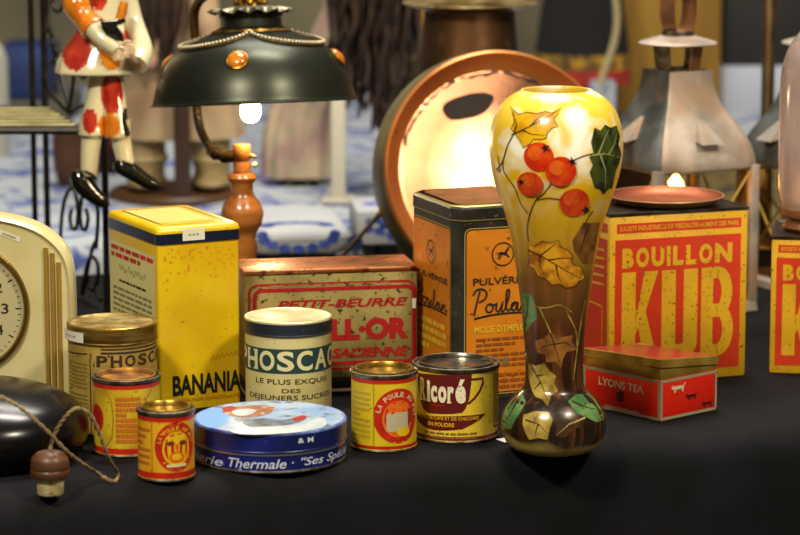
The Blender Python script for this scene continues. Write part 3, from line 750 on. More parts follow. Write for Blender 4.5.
def vq(px, py):
    z = zat(VY, py)
    for _ in range(4):
        R = VR(z); s_ = max(-.98*R, min(.98*R, (px-VC)*S(VY-R*.7, z)))
        z = max(.0015, zat(VY-math.sqrt(max(R*R-s_*s_, 0)), py))
    return (s_, z)
def vz_(pts, ox=480, oy=80): return [vq(ox+x/2.673, oy+y/2.673) for x, y in pts]
def leafmat(name, a, c_, sc=60): return mat(name, a, .25, col2=c_, scale=sc, lo=.42, hi=.6, coat=.5)
LY = leafmat('leaf_yellow', 'e0b010', 'c48a0a'); LG = leafmat('leaf_dark_green', '1f2710', '47521f'); LO = leafmat('leaf_orange', 'd99c1e', '9a5a14'); 
LB = leafmat('leaf_brown', '4f3015', '32200e'); LGR = leafmat('leaf_green', '3d6a3a', '6a8a50'); LP = leafmat('leaf_pale', 'b39a48', '7d6424'); LR = leafmat('leaf_russet', '6b3f1c', '92602a')
VEIN = mat('vein_dark', '38260c', .3, coat=.5); VEINP = mat('vein_pale', 'a9a368', .3, coat=.5)
mb = MB(LY)
def leaf(pts, m, veins=(), vm=VEIN, e=.0003, edge=None):
    mb.decal(pts, vf, m, e, .006)
    if edge: mb.line(pts, .0008, vf, edge, e+.0002, closed=True)
    for v in veins: mb.line(v, .0017, vf, vm, e+.0003, taper=True)
V = vz_
leaf(V([(583-480, 222-80)]*0 or [(275,380),(320,380),(312,420),(300,490),(276,490),(250,455),(246,428)]), LR, [V([(290,385),(275,430),(262,470)])])
leaf(V([(78,72),(100,92),(122,86),(150,90),(172,84),(190,88),(213,74),(203,92),(194,104),(206,124),(190,128),(178,142),(174,156),(160,160),(142,158),(130,172),(114,182),(104,162),(92,146),(80,130),(90,112),(84,92)]), LY,
     [V([(82,148),(120,130),(160,108),(208,80)]), V([(90,140),(96,118),(84,84)]), V([(110,134),(135,145),(170,148)]), V([(130,125),(150,105),(166,90)])], edge=VEIN)
leaf(V([(302,126),(318,134),(330,118),(345,126),(362,120),(372,150),(368,170),(376,196),(370,222),(362,240),(352,288),(340,292),(328,306),(318,292),(304,288),(290,246),(298,226),(288,206),(300,196),(293,165)]), LG,
     [V([(296,200),(330,196),(368,204)]), V([(312,198),(325,165),(340,130)]), V([(318,200),(332,240),(332,290)]), V([(340,198),(356,170),(362,140)])], VEINP)
for p_ in ([(85,150),(70,180),(60,215),(44,240)], [(60,215),(62,245),(92,290),(108,330),(128,358)], [(190,275),(168,305),(148,322),(132,362),(126,400),(130,432)], [(148,322),(180,316),(216,320)],
           [(248,214),(275,202),(300,196)], [(300,350),(285,372),(276,395)], [(45,205),(52,245),(40,238)]):
    mb.line([(v.x, v.y) for v in smoothpath([(a_, c_, 0) for a_, c_ in V(p_)], 4)], .0013, vf, LB, .0005)
BER = mat('berry_red', 'c9280c', .2, col2='d9480f', scale=70, coat=.6); BEL = mat('berry_orange', 'e0661c', .2, col2='d9480f', scale=90, coat=.6); CAL = mat('calyx', '1f1a0c', .3)
for cx, cy, r_, st in ((155, 206, 39, (172, 182)), (134, 278, 33, (112, 273)), (213, 244, 40, (243, 217)), (250, 327, 39, (281, 346))):
    rb = r_/2.673*S(VY, .28); s_, z = vq(480+cx/2.673, 80+cy/2.673); e = .0008+.0004*(cx % 5)
    mb.decal(circ(s_, z, rb, None, 30), vf, BER, e, .006)
    mb.decal(circ(s_-rb*.2, z+rb*.25, rb*.55, rb*.5, 24), vf, BEL, e+.0002, .006)
    s2, z2 = vq(480+st[0]/2.673, 80+st[1]/2.673)
    mb.decal([(s2+rb*(.38 if k % 2 else .13)*math.cos(k*PI/5), z2+rb*(.38 if k % 2 else .13)*math.sin(k*PI/5)) for k in range(10)], vf, CAL, e+.0004)
Q = lambda pts: [vq(x, y) for x, y in pts]
leaf(Q([(528,245),(535,246),(542,241),(550,243),(558,240),(561,247),(566,249),(573,256),(571,261),(574,265),(581,267),(585,278),(578,281),(576,286),(566,288),(560,284),(552,285),(546,279),(538,276),(534,268),(528,266),(530,258)]), LO,
     [Q([(528,250),(545,258),(562,268),(580,278)]), Q([(540,256),(550,248),(557,242)]), Q([(548,260),(560,258),(571,258)]), Q([(540,256),(540,266),(545,276)]), Q([(556,265),(558,276),(564,286)])], edge=LB)
leaf(Q([(521,296),(527,292),(532,296),(536,306),(538,318),(532,324),(527,333),(523,325),(522,312)]), LGR, [Q([(524,330),(528,312),(529,295)])], VEIN)
leaf(Q([(536,341),(543,339),(551,332),(560,337),(573,335),(572,342),(578,349),(567,352),(564,358),(562,368),(556,362),(547,362),(546,355),(538,353)]), LR, [Q([(551,333),(556,348),(561,364)]), Q([(555,344),(565,342),(575,347)]), Q([(555,344),(546,346),(538,350)])])
leaf(Q([(529,363),(537,366),(545,363),(550,370),(557,376),(555,383),(559,391),(552,396),(549,406),(543,399),(537,397),(533,390),(530,378)]), LP, [Q([(531,364),(542,382),(549,402)]), Q([(538,376),(548,374)]), Q([(542,382),(535,390)])])
for p_ in ([(530,305),(545,308),(560,305),(572,312)], [(540,308),(548,325),(552,334)], [(566,310),(576,330),(577,345)], [(585,300),(580,330),(574,380)]):
    mb.line([(v.x, v.y) for v in smoothpath([(a_, c_, 0) for a_, c_ in Q(p_)], 4)], .0012, vf, LP, .0004)
leaf(Q([(503,408),(507,401),(514,397),(524,394),(527,402),(523,411),(517,420),(512,430),(506,428),(503,420)]), LGR, [Q([(519,400),(508,420)])], VEIN)
leaf(Q([(569,401),(577,394),(588,392),(597,398),(604,408),(605,418),(598,422),(588,417),(578,413)]), LGR, [Q([(573,401),(600,409)])], VEIN)
leaf(Q([(525,415),(537,411),(550,412),(554,420),(551,430),(549,440),(540,438),(531,440),(527,433),(524,424)]), LP, [Q([(527,420),(540,424),(552,436)]), Q([(535,422),(540,414)]), Q([(540,424),(536,436)])], VEIN)
leaf(Q([(554,415),(566,413),(578,416),(588,415),(584,425),(574,430),(566,438),(556,436),(558,426)]), LB, [Q([(586,417),(570,424),(558,435)])], VEINP)
mb.build('painted_berries_and_leaves', vase, angle=60)
tg = gr(508, 441)
mb = MB(WHITE); mb.box((-.012, -.009, .0003), (.012, .009, .001), mat('tag_white', 'dedbd2', .6))
o = mb.build('price_tag', smooth=False); o.location = (tg.x+.002, tg.y+.004, 0); o.rotation_euler = (0, 0, .5)
tag(o, 'white paper price tag lying flat on the cloth at the foot of the vase', 'tag')
# ================================================================== cork stopper with twine
SY = dist(493.5); SX = (50.5-400)*S(SY)
st = thing('bottle_stopper', 'cork stopper with turned wooden mushroom cap and twine, at the front left table edge', 'stopper', (SX, SY, 0))
sc = S(SY, .02); CORK = mat('cork', 'c9bb8c', .85, col2='b09c66', scale=90, wear='6b5430', wscale=220, bump=.3); WOOD = mat('stopper_wood', '5d3a22', .45, col2='43260f', scale=12, stretch=(1, 1, 14), coat=.15)
zc = zat(SY, 478); mb = MB(CORK); mb.lathe([(0, 0), (12.6*sc, 0), (13.2*sc, .001), (14*sc, zc+.002), (0, zc+.002)], 32, CORK); mb.build('cork', st.__class__ and st)
mb = MB(WOOD); z = lambda r_: zat(SY, r_)
mb.lathe([(0, zc+.0015), (17*sc, zc+.0012), (19.4*sc, z(475)), (19.8*sc, z(471)), (19.2*sc, z(469)), (18.6*sc, z(468.4)), (19.3*sc, z(467.5)), (19.4*sc, z(463)), (18*sc, z(457)), (13*sc, z(452.5)), (6*sc, z(450.6)), (0, z(450.4))], 40, WOOD); mb.build('wooden_cap', st)
pts = [pt(50, 452, SY), pt(52, 440, SY+.004), pt(60, 424, SY+.003), pt(70, 412, SY+.003), pt(79, 408.5, SY+.006), pt(90, 415, SY+.012), pt(99, 432, SY+.02), pt(106, 452, SY+.03), pt(113, 466, SY+.05), gr(118, 473, .0015), gr(117, 480, .0015), gr(110, 480.5, .0015), pt(97, 473, SY+.05), pt(80, 462, SY+.022), pt(65, 450, SY+.0), pt(50, 434, SY-.012), pt(35, 420, SY-.016), pt(18, 406, SY-.016), pt(2, 397.5, SY-.012), pt(-25, 390, SY-.01)]
pts = smoothpath([p - Vector((SX, SY, 0)) for p in pts], 14)
mb = MB(); TW = mat('twine', '8f7a52', .85, col2='6f5a36', scale=160, bump=.4)
for ph in (0, PI):
    hp = []
    for i, p in enumerate(pts):
        t_ = (pts[min(i+1, len(pts)-1)] - pts[max(i-1, 0)]).normalized(); a_ = t_.cross(Vector((0, 1, .2))).normalized(); c_ = t_.cross(a_)
        hp.append(p + (a_*math.cos(i*.55+ph) + c_*math.sin(i*.55+ph))*.0011)
    mb.tube(hp, .0013, 6, TW)
mb.build('twine', st)
# ================================================================== black pot
PY = 3.165; sc = S(PY, .07); PX = (-22-400)*sc
BG = mat('black_glaze', '08080a', .22, spec=.4)
mb = MB(BG); z = lambda r_: max(0, zat(PY, r_))
rw = [(463,66),(460,84),(452,99),(441,107.5),(429,110),(417,107.5),(407,100.5),(398,88),(390,69),(384.5,48),(381,26),(380,0)]
pp = [(v.x*1, v.y) for v in smoothpath([(h_*sc, z(r_), 0) for r_, h_ in rw], 4)]
mb.lathe([(0, .0012), (60*sc, .0012), (66*sc, .0006)] + pp, 96, BG)
o = mb.build('black_bowl', angle=50); o.location = (PX, PY, 0)
tag(o, 'glossy black rounded bowl, upturned at the left edge under the twine loop', 'bowl')
# ================================================================== cream clock
CY = 3.38; c = S(CY, .1); CX = (-38-400)*c
ck = thing('mantel_clock', 'cream mantel clock with gold ringed dial and gold side flutes, at the left edge', 'clock', (CX, CY, 0))
IVO = mat('ivory_bakelite', 'cfc492', .3, col2='c4b77e', scale=10, coat=.4); 
right = [(73,zr) for zr in (418, 305)] + [(72.8,291),(72,277),(69.5,262),(63,249),(53,238.5),(41,230),(24,223),(2,218),(-18,216),(-38,215.4)]
ol = [((x+38)*c, zat(CY, y)) for x, y in right]; ol[0] = (ol[0][0], 0.0)
ol = [ol[0], ol[1]] + [(v.x, v.y) for v in smoothpath([(x, y, 0) for x, y in ol[1:]], 3)][1:]
ol = ol + [(-x, z_) for x, z_ in reversed(ol[:-1])]
def shr(i): return [(x*(1-i/.13), z_ if z_ <= 0 else max(0, z_*(1-i/.21))) for x, z_ in ol]
mb = MB(IVO); ring = lambda i, y: [Vector((x, y, z_)) for x, z_ in shr(i)]
mb.loft([ring(.006, .004), ring(.003, .0008), ring(0, .0055), ring(0, .045), ring(.004, .05)][::1], IVO)
o = mb.build('case', ck, angle=40)
fc = lambda u, v, e: Vector((u, .0005+.0035-e, v))
cz = lambda y: zat(CY, y); GD = mat('flute_gold', 'b08c3c', .35, .4); GR_ = mat('dial_gold', '8a6a28', .28, .9)
mb = MB(GD)
for x, top in ((50,243),(56.5,248.5),(63,258)):
    for sg in (1, -1):
        u = sg*(x+38)*c*.965; mb = MB(GD); mb.tube([Vector((u, .003, .006)), Vector((u, .003, cz(top)*.97))], .0027, 10, GD); mb.build('gold_flute', ck)
zc_ = cz(309); Rr = 67*c; Mr = Matrix.Translation((0, .0045, zc_)) @ Matrix.Rotation(PI/2, 4, 'X')
mb = MB(GR_); mb.lathe([(Rr*.96, .0), (Rr, .0), (Rr*1.01, .003), (Rr*.99, .0065), (Rr*.95, .007), (Rr*.925, .004), (Rr*.92, .001), (Rr*.96, .0)], 96, GR_, M=Mr); mb.build('dial_ring', ck)
DI = mat('dial_cream', 'b5ac80', .4); mb = MB(DI); mb.lathe([(0, .0012), (Rr*.93, .0012)], 96, DI, M=Mr)
fd = lambda u, v, e: Vector((u, .0045-.0012-e, zc_+v)); DKI = mat('dial_ink', '2f2a18', .5)
for k in range(60):
    a_ = math.radians(6*k); r0 = Rr*(.80 if k % 5 == 0 else .84); mb.line([(r0*math.sin(a_), r0*math.cos(a_)), (Rr*.88*math.sin(a_), Rr*.88*math.cos(a_))], .0016 if k % 5 == 0 else .0008, fd, DKI)
for k in range(1, 13):
    a_ = math.radians(30*k); x, y = Rr*.64*math.sin(a_), Rr*.64*math.cos(a_); w_ = .0042 if k < 10 else .0065
    mb.text(str(k), x-w_, y-.006, x+w_, y+.006, fd, DKI, .01)
mb.build('dial_face', ck)
mb = MB(DKI); mb.line([(0, 0), (-.02, .036)], .004, fd, DKI, .002); mb.line([(0, 0), (.018, .052)], .0028, fd, DKI, .003); mb.decal(circ(0, 0, .005), fd, GR_, .004); mb.build('clock_hands', ck)
u = (11+38)*c; mb = MB(WHITE); v0 = cz(239); 
mb.decal([(u-.014, v0+.0055), (u-.0125, v0+.0115), (u+.013, v0+.0015), (u+.0115, v0-.0045)], fc, mat('label_ivory', 'd5d0b8', .6), .0006)
mb.line([(u-.008, v0+.006), (u+.007, v0+.0005)], .0022, fc, GREY, .0009); o = mb.build('price_sticker', ck); o['label'] = 'small pale price sticker'
# ================================================================== wrought iron rack
IR = mat('wrought_iron', '14120f', .42, .5, col2='231d16', scale=60)
SLT = mat('slat_cream', 'd6c98c', .3, .1, col2='b5a866', scale=30)
sz = .249; fr = Vector((-.398, 4.01, 0)); bk = Vector(((45-400)*S(4.26, sz), 4.262, 0)); wid = Vector((-.30, -.10, 0))
rack = thing('plant_rack', 'black wrought iron rack with scrolls and slatted shelf, behind the cream clock', 'rack', fr)
Lc = lambda p: p - fr
dirn = (bk-fr).normalized()
mb = MB(IR)
HT = .62
for p0 in (fr, bk, fr+wid*1.15, bk+wid*1.15):
    m_ = MB(IR); m_.tube([Lc(p0)+Vector((0,0,.0006)), Lc(p0)+Vector((0,0,HT if p0 is not fr else sz-.002))], .0046, 10, IR); m_.build('post', rack)
p0 = bk + Vector((-.0165, -.01, 0)); m_ = MB(IR); m_.tube([Lc(p0)+Vector((0,0,.0006)), Lc(p0)+Vector((0,0,HT))], .0042, 10, IR); m_.build('post', rack)
a0 = Vector(pt(80, 128, 4.0)); a0.z = sz; a1 = Vector((bk.x, bk.y, sz)); L_ = Vector((-.40, 0, 0))
mb = MB(IR)
mb.tube([Lc(a0), Lc(a1)], .004, 8, IR); mb.tube([Lc(a0+L_), Lc(a1+L_)], .004, 8, IR)
mb.tube([Lc(a0), Lc(a0+L_)], .0052, 8, IR); mb.tube([Lc(a1), Lc(a1+L_)], .004, 8, IR); mb.tube([Lc(a0), Lc(Vector((fr.x, fr.y, sz)))], .004, 8, IR)
mb.build('shelf_frame', rack)
for k in range(1, 7):
    q0 = a0.lerp(a1, k/7); m_ = MB(SLT); d_ = .017
    m_.box((Lc(q0+L_).x, Lc(q0).y-d_/2, sz+.003), (Lc(q0).x, Lc(q0).y+d_/2, sz+.0042), SLT); m_.build('slat', rack); q1 = a0.lerp(a1, (k-.5)/7); m_ = MB(IR); m_.tube([Lc(q1+L_)+Vector((0,0,.0036)), Lc(q1)+Vector((0,0,.0036))], .0010, 8, IR); m_.build('rod', rack)
def sp(px, py):      # a point of the side frame: on the vertical plane through both posts
    u = (px-400)/F
    d = Vector((u, CP-(py-267.5)/F*SP, 0)); n = Vector((-dirn.y, dirn.x, 0))
    k = fr.dot(n)/d.dot(n); Y = (d*k).y
    return Vector(((d*k).x, Y, zat(Y, py)))
def scroll(pxs, r=.0028):
    m_ = MB(IR); m_.tube([Lc(p) for p in smoothpath([sp(*p) for p in pxs], 8)], r, 8, IR); m_.build('scroll', rack)
scroll([(47,-6),(49,20),(54,50),(62,80),(67,100),(69,114)]); scroll([(75,60),(73,85),(70,105),(69,114),(76,109),(85,105)])
scroll([(52,36),(48,30),(44,32),(42,44),(45,62),(50,65),(56,56),(55,46),(50,46)]); scroll([(44,70),(50,92),(60,104),(68,112)])
scroll([(52,-8),(53,6),(58,12),(63,6),(66,-8)]); scroll([(66,0),(69,10),(74,10),(77,-6)]); scroll([(78,60),(80,74),(84,78),(88,70)])
scroll([(60,245),(62,215),(66,196),(72,188),(76,196),(78,214),(76,228),(72,228),(70,218),(72,209)]); scroll([(96,248),(98,215),(94,196),(88,190),(82,198),(80,214),(82,228),(86,229),(88,218),(86,209)])
scroll([(97,240),(92,250),(84,288),(82,294)]); scroll([(82,294),(84,280),(90,258),(97,262),(98,276),(94,290),(88,286),(88,276)]); scroll([(101,300),(99,298),(96,286)])
# ================================================================== porcelain figurine seated on the shelf edge
FY = 3.945; fo = pt(100, 104, FY); fig = thing('figurine', 'seated porcelain figurine in red and orange patchwork, legs hanging off the rack shelf', 'figurine', fo)
def fp(px, py, dy=0.0): return pt(px, py, FY+dy) - fo
fs = S(FY, .3)
POR = mat('porcelain_cream', 'd6cca6', .14, coat=.7); PRD = mat('porcelain_red', 'c03a22', .14, col2='a02414', scale=60, coat=.7); POR_O = mat('porcelain_orange', 'd9841c', .14, col2='c96a12', scale=60, coat=.7); PBK = mat('porcelain_black', '12110d', .1, coat=.7)
PINK = mat('porcelain_skin', 'd8b894', .16, coat=.7)
def topx(p):
    w_ = p + fo; t_ = w_.y*CP + (H-w_.z)*SP; v_ = ((H-w_.z)*CP - w_.y*SP)/t_
    return 400 + F*w_.x/t_, 267.5 + F*v_
def patches(m_, rules):
    for f_ in m_.bm.faces:
        c_ = f_.calc_center_median(); x, y = topx(c_)
        for (cx, cy, rx, ry, mm) in rules:
            if ((x-cx)/rx)**2 + ((y-cy)/ry)**2 < 1 and c_.y < .006: f_.material_index = m_.mi(mm)
def eloft(m_, rows, n=72, sub=5, m=None, fl=None):
    P3 = smoothpath([(a_, b_, c_) for a_, b_, c_ in [(r_[0], r_[1], r_[2]) for r_ in rows]], sub); Q3 = smoothpath([(r_[3], r_[4], 0) for r_ in rows], sub)
    R_ = []
    for p_, q_ in zip(P3, Q3):
        c0 = fp(p_.x, p_.y, p_.z)
        R_.append([c0 + Vector((math.cos(2*PI*k/n)*q_.x*fs*(1+(.06*math.sin(k*2*PI/n*7) if fl else 0)), math.sin(2*PI*k/n)*q_.y*fs, 0)) for k in range(n)])
    m_.loft(R_, m)
# body: one continuous figure, mostly under its clothes
mb = MB(PINK)
mb.tube(smoothpath([fp(108,62,.015), fp(109,30,.015), fp(110,0,.015), fp(108,-28,.015), fp(107,-38,.015), fp(107,-48,.012)], 4), [x*fs for x in [16]*5+[15]*4+[14]*4+[12]*4+[6.5]*4], 20, PINK)
mb.ball(fp(107,-62,.008), (14*fs, 15*fs, 18*fs), PINK)
mb.ball(fp(108,-60,-.012), (2.4*fs, 4*fs, 4*fs), PINK); 
for sx_ in (-1, 1): mb.ball(fp(107+sx_*14,-61,.01), (2.5*fs, 3*fs, 4*fs), PINK)
for a_, b_ in (((94,118,0),(89,176,-.004)), ((119,120,0),(127,168,-.004))):
    mb.tube(smoothpath([fp(*a_), fp((a_[0]+b_[0])/2-1, (a_[1]+b_[1])/2, 0), fp(*b_)], 8), [fs*(11.5-3.5*k/16) for k in range(17)], 22, POR)
mb.tube(smoothpath([fp(88,-26,0), fp(74,-2,-.012), fp(90,24,-.03), fp(104,40,-.045), fp(118,49,-.05)], 6), [fs*(9-.17*k) for k in range(25)], 18, PINK)
mb.tube(smoothpath([fp(124,-26,.006), fp(133,20,.004), fp(142,48,-.014), fp(137,60,-.03), fp(128,55,-.045)], 6), [fs*(6.5-.07*k) for k in range(25)], 18, PINK)
for hx, hy, dr in ((121, 49, 1), (127, 55, -1)):
    mb.ball(fp(hx, hy, -.05), (6*fs, 4*fs, 4.5*fs), PINK)
    for k in range(4): mb.tube([fp(hx+dr*3, hy-4+k*2.6, -.052), fp(hx+dr*10, hy-4+k*2.8, -.055), fp(hx+dr*(15-abs(k-1.5)), hy-2+k*2.6, -.052)], [1.7*fs, 1.5*fs, 1.1*fs], 8, PINK)
    mb.tube([fp(hx, hy-4, -.052), fp(hx+dr*6, hy-8, -.056), fp(hx+dr*10, hy-7, -.056)], [1.8*fs, 1.6*fs, 1.2*fs], 8, PINK)
mb.build('body', fig, angle=70)
mb = MB(PBK)
for sx_ in (-1, 1): mb.ball(fp(107+sx_*5, -63, -.0115), (1.8*fs, 1.2*fs, 1.6*fs), PBK)
mb.build('eyes', fig); mb = MB(PRD); mb.ball(fp(107.5, -53, -.009), (3.2*fs, 1.6*fs, 1.3*fs), PRD); mb.build('mouth', fig)
mb = MB(PBK); mb.lathe([(17*fs, 0), (19*fs, .002), (15*fs, .012), (8*fs, .022), (0, .026)], 32, PBK, c=fp(107,-68,.01)); mb.build('hat', fig)
mb = MB(POR)
eloft(mb, [(109,-28,.012,15,12),(109,-10,.012,17,13),(108,6,.01,18,14),(105,22,.008,22,16),(101,42,.0,31,20),(97,60,-.004,38,24),(96,71,-.006,40,26),(96,73.5,-.006,38.5,25)], fl=1)
patches(mb, [(76,47,15,24,PRD),(111,57,11,13,POR_O),(99,-2,9,12,PRD),(131,38,9,13,PRD)])
mb.build('tunic', fig, angle=50)
mb = MB(POR)
eloft(mb, [(102,62,0,11,13),(100,82,-.002,11,12.5),(96,104,-.003,11.5,12),(92,122,-.004,12.5,12),(92,133,-.004,13.5,12.5),(92,135,-.004,12.5,11.5)]); eloft(mb, [(110,62,0,11,13),(112,82,-.004,12,12.5),(114,104,-.004,12.5,12),(116,122,-.004,12,12),(117,134,-.004,13.5,12.5),(117,137,-.004,12.5,11.5)])
patches(mb, [(112,93,11,22,PRD),(90,121,7.5,13,PRD),(109,126,11.5,12,POR_O),(127,122,6,15,PBK)])
mb.build('breeches', fig, angle=50)
mb = MB(POR_O); mb.tube(smoothpath([fp(86,-28,.0), fp(74,-8,-.012), fp(80,12,-.02), fp(94,29,-.034)], 8), [fs*(12.5+1.5*math.sin(k*.6)) for k in range(25)], 22, POR_O)
mb.build('sleeve', fig); mb = MB(POR); mb.tube(smoothpath([fp(93,27,-.034), fp(104,40,-.045), fp(117,50,-.05)], 8), [fs*(11-.25*k) for k in range(17)], 22, POR); mb.build('cuff', fig)
mb = MB(POR); mb.tube(smoothpath([fp(124,-28,.006), fp(133,18,.004), fp(142,50,-.014), fp(136,64,-.03)], 8), [fs*(7.5+.22*k) for k in range(25)], 22, POR); mb.build('sleeve', fig)
for nm, P_, rr_ in (('shoe', [(79,170),(80,178),(86,187),(95,196),(103,202),(109,206)], [7,10.5,10.5,8.5,6.5,2.5]), ('shoe', [(117,160),(121,165),(131,171),(143,179),(154,185),(162,188)], [5.5,9,9,7.5,6,2.5])):
    m_ = MB(PBK); pts_ = smoothpath([fp(x, y, -.004) for x, y in P_], 4); rad = smoothpath([(r_, 0, 0) for r_ in rr_], 4)
    m_.tube(pts_, [q_.x*fs for q_ in rad], 20, PBK)
    x0, y0 = P_[0]; m_.tube([fp(x0+1, y0+4, -.004), fp(x0+1 if x0 < 100 else x0+3, y0+15 if x0 < 100 else y0+13, -.004)], [6*fs, 4*fs], 14, PBK)
    m_.tube([fp(x0+5, y0+1, -.017), fp(x0+13, y0+4, -.016), fp(x0+18, y0+9, -.014)], 1.2*fs, 8, PBK); m_.build(nm, fig, angle=60)
mb = MB(PBK); Mq = Matrix.Translation(fp(113, 30, -.05))
mb.prism([(x*fs, -y*fs) for x, y in ((-13,-14),(-9,-8),(2,-10),(12,-12),(13,-8),(4,-4),(10,4),(11,12),(3,10),(-6,6),(-11,-2))], -.004, .004, PBK, M=Mq @ Matrix.Rotation(PI/2, 4, 'X')); mb.build('black_bow', fig, bevel=.001)
mb = MB(POR_O); mb.tube([fp(124,2,-.045), fp(122,12,-.047), fp(118,24,-.048)], [4*fs, 5*fs, 4*fs], 12, POR_O); mb.build('ribbon', fig)
# ================================================================== table lamp with black dome shade
LY_ = 3.83; lsc = S(LY_, .2); LX = (242-400)*lsc
lamp = thing('table_lamp', 'lit table lamp with black dome shade and turned wooden base', 'lamp', (LX, LY_, 0))
TW_ = mat('turned_wood', 'a8682e', .3, col2='80491c', scale=14, stretch=(1, 1, 6), coat=.4)
z = lambda r_: zat(LY_, r_)
mb = MB(TW_)
pf = [(0,0),(46*lsc,0),(48*lsc,.004),(47*lsc,.011),(40*lsc,.015),(30*lsc,.022),(20*lsc,.035),(14*lsc,.05),(13*lsc,.07),(17*lsc,.085),(18*lsc,.092),(14*lsc,.098)] + [(h_*lsc, z(r_)) for r_, h_ in ((252,14),(247,15.5),(240,13),(233,14),(224,19.5),(213,21.5),(204,19),(197,13.5),(192,11),(183.5,11),(181,13),(177,15.2),(173.5,13.5),(172.5,8.7),(161.5,8.7),(161,8.2),(160.3,8.7),(145.5,8.9),(144.3,8),(144,0))]
mb.lathe(pf, 48, TW_); mb.build('base', lamp, angle=50)
PIPE = mat('brown_brass', '6a4a28', .35, .8, col2='3c2a18', scale=50)
lp = lambda px, py, Y: pt(px, py, Y) - Vector((LX, LY_, 0))
YB_ = LY_+.135
mb = MB(PIPE)
arm = smoothpath([lp(233,156,LY_), lp(224,157,LY_+.005), lp(214,152,LY_+.025), lp(205,140,LY_+.07), lp(198,120,YB_), lp(196,90,YB_), lp(195,40,YB_), lp(195,12,YB_), lp(203,-2,YB_-.02), lp(222,-10,LY_+.06), lp(250,-12,LY_)], 8)
mb.tube(arm, 4.6*lsc, 14, PIPE)
mb.tube([lp(236,156,LY_), lp(222,157,LY_+.006)], 6.2*lsc, 14, PIPE); mb.tube([lp(216,154,LY_+.02), lp(212,151,LY_+.032)], 6.5*lsc, 14, PIPE)
mb.build('arm', lamp)
mb = MB(PIPE); mb.tube([lp(250,155,LY_-.002), lp(256,157,LY_-.004)], 2.4*lsc, 10, PIPE); mb.ball(lp(254.5,165,LY_-.004), 3*lsc, mat('ivory_knob', 'c9bd95', .3)); mb.build('switch', lamp)
# shade: axis leaned a little towards the viewer
zr = z(101); Ms = Matrix.Translation(lp(254.5, 101, LY_) ) @ Matrix.Rotation(math.radians(-2.2), 4, 'Y') @ Matrix.Rotation(math.radians(-6.2), 4, 'X')
k_ = lsc*1.015
SHB = mat('shade_black', '30322a', .34, .75, col2='3a3d31', scale=8); SHI = mat('shade_inner', 'b9b39a', .5)
dome = [(101.5,-2.5),(101.8,-1),(100,0),(98,8),(95.5,17),(91.5,27),(86,37),(79,45.5),(70,53),(60,59),(50,63),(42,66),(37,68)]
dpts = [(v.x*k_, v.y*k_) for v in smoothpath([(a_, b_, 0) for a_, b_ in dome], 3)]
mb = MB(SHB); mb.lathe([(99.8*k_, -2.2*k_)] + dpts, 96, SHB, M=Ms)
mb.lathe([(r_-1.6*k_, zz-1.0*k_) for r_, zz in reversed(dpts[3:])] + [(99.8*k_, -2.2*k_)], 96, SHI, M=Ms); mb.build('shade', lamp, angle=45)
SIL = mat('braid_silver', 'd6c8a6', .35, .6); GLT = mat('gilt_leaf', 'a07a2a', .35, .8, col2='6b4c18', scale=60)
def rad(zz):
    for (r0, z0), (r1, z1) in zip(dpts[6:], dpts[7:]):
        if z0 <= zz <= z1: return r0+(r1-r0)*(zz-z0)/max(z1-z0, 1e-9)
    return dpts[-1][0]
BRD = mat('braid_brown', '6f5a40', .5, .6, col2='4a3a26', scale=200); mb = MB(BRD); pts = []
for i in range(241):
    a_ = 2*PI*i/240; u = (a_/(2*PI)*3) % 1.0; sag = 1-(2*u-1)**2
    zz = (66.5-13.5*sag**.8)*k_; r_ = rad(zz)+1.2*k_; an = -PI/2+a_
    pts.append(Vector((r_*math.cos(an), r_*math.sin(an), zz)))
mb.tube([Ms @ p for p in pts[:-1]], 3.0*k_, 8, BRD, closed=True)
mb.build('braid_trim', lamp)
mb = MB(SIL)
for i in range(0, 240, 2):
    p = pts[i]; d_ = Vector((p.x, p.y, 0)).normalized()*2.4*k_ + Vector((0, 0, 1.4*k_)); mb.ball(Ms @ (p+d_), 1.75*k_, SIL, 8, 5)
mb.build('bead_row', lamp)
AMB = mat('amber_glass', 'd07a12', .12, coat=.8, col2='a8560c', scale=90)
for an in (-97, -8, 80, 172):
    zz = 40*k_; r_ = 84.5*k_; a_ = math.radians(an); c_ = Ms @ Vector((r_*math.cos(a_), r_*math.sin(a_), zz)); nrm = (Ms.to_3x3() @ Vector((math.cos(a_), math.sin(a_), .75))).normalized()
    Mq = nrm.to_track_quat('Z', 'Y').to_matrix().to_4x4()
    m_ = MB(AMB); m_.ball(c_, (9.5*k_, 9.5*k_, 5*k_), AMB, 24, 12, Mq); o = m_.build('cabochon', lamp); o['label'] = 'round amber glass cabochon'
    m_ = MB(GLT); R_ = [c_ + (Mq @ Vector((9.8*k_*math.cos(t_), 9.8*k_*math.sin(t_), 0))) for t_ in [2*PI*i/32 for i in range(32)]]; m_.tube(R_, 1.2*k_, 8, GLT, closed=True); m_.build('cabochon_rim', o)
    bpy.data.objects[-1] if False else None
mb = MB(SHB); mb.lathe([(37*k_, 67.5*k_), (38*k_, 69.5*k_), (34*k_, 71*k_), (30*k_, 73*k_), (29.5*k_, 80*k_), (31.5*k_, 83*k_), (31*k_, 86*k_), (20*k_, 88*k_), (0, 88*k_)], 64, SHB, M=Ms); mb.build('crown_neck', lamp)
mb = MB(GLT); mb.lathe([(38.5*k_, 66.5*k_), (40.5*k_, 67.5*k_), (38*k_, 69.8*k_)], 64, GLT, M=Ms); mb.build('collar', lamp)
mb = MB(); CRW = mat('crown_silver', '8f876f', .35, .75, col2='55503f', scale=60)
rings = []
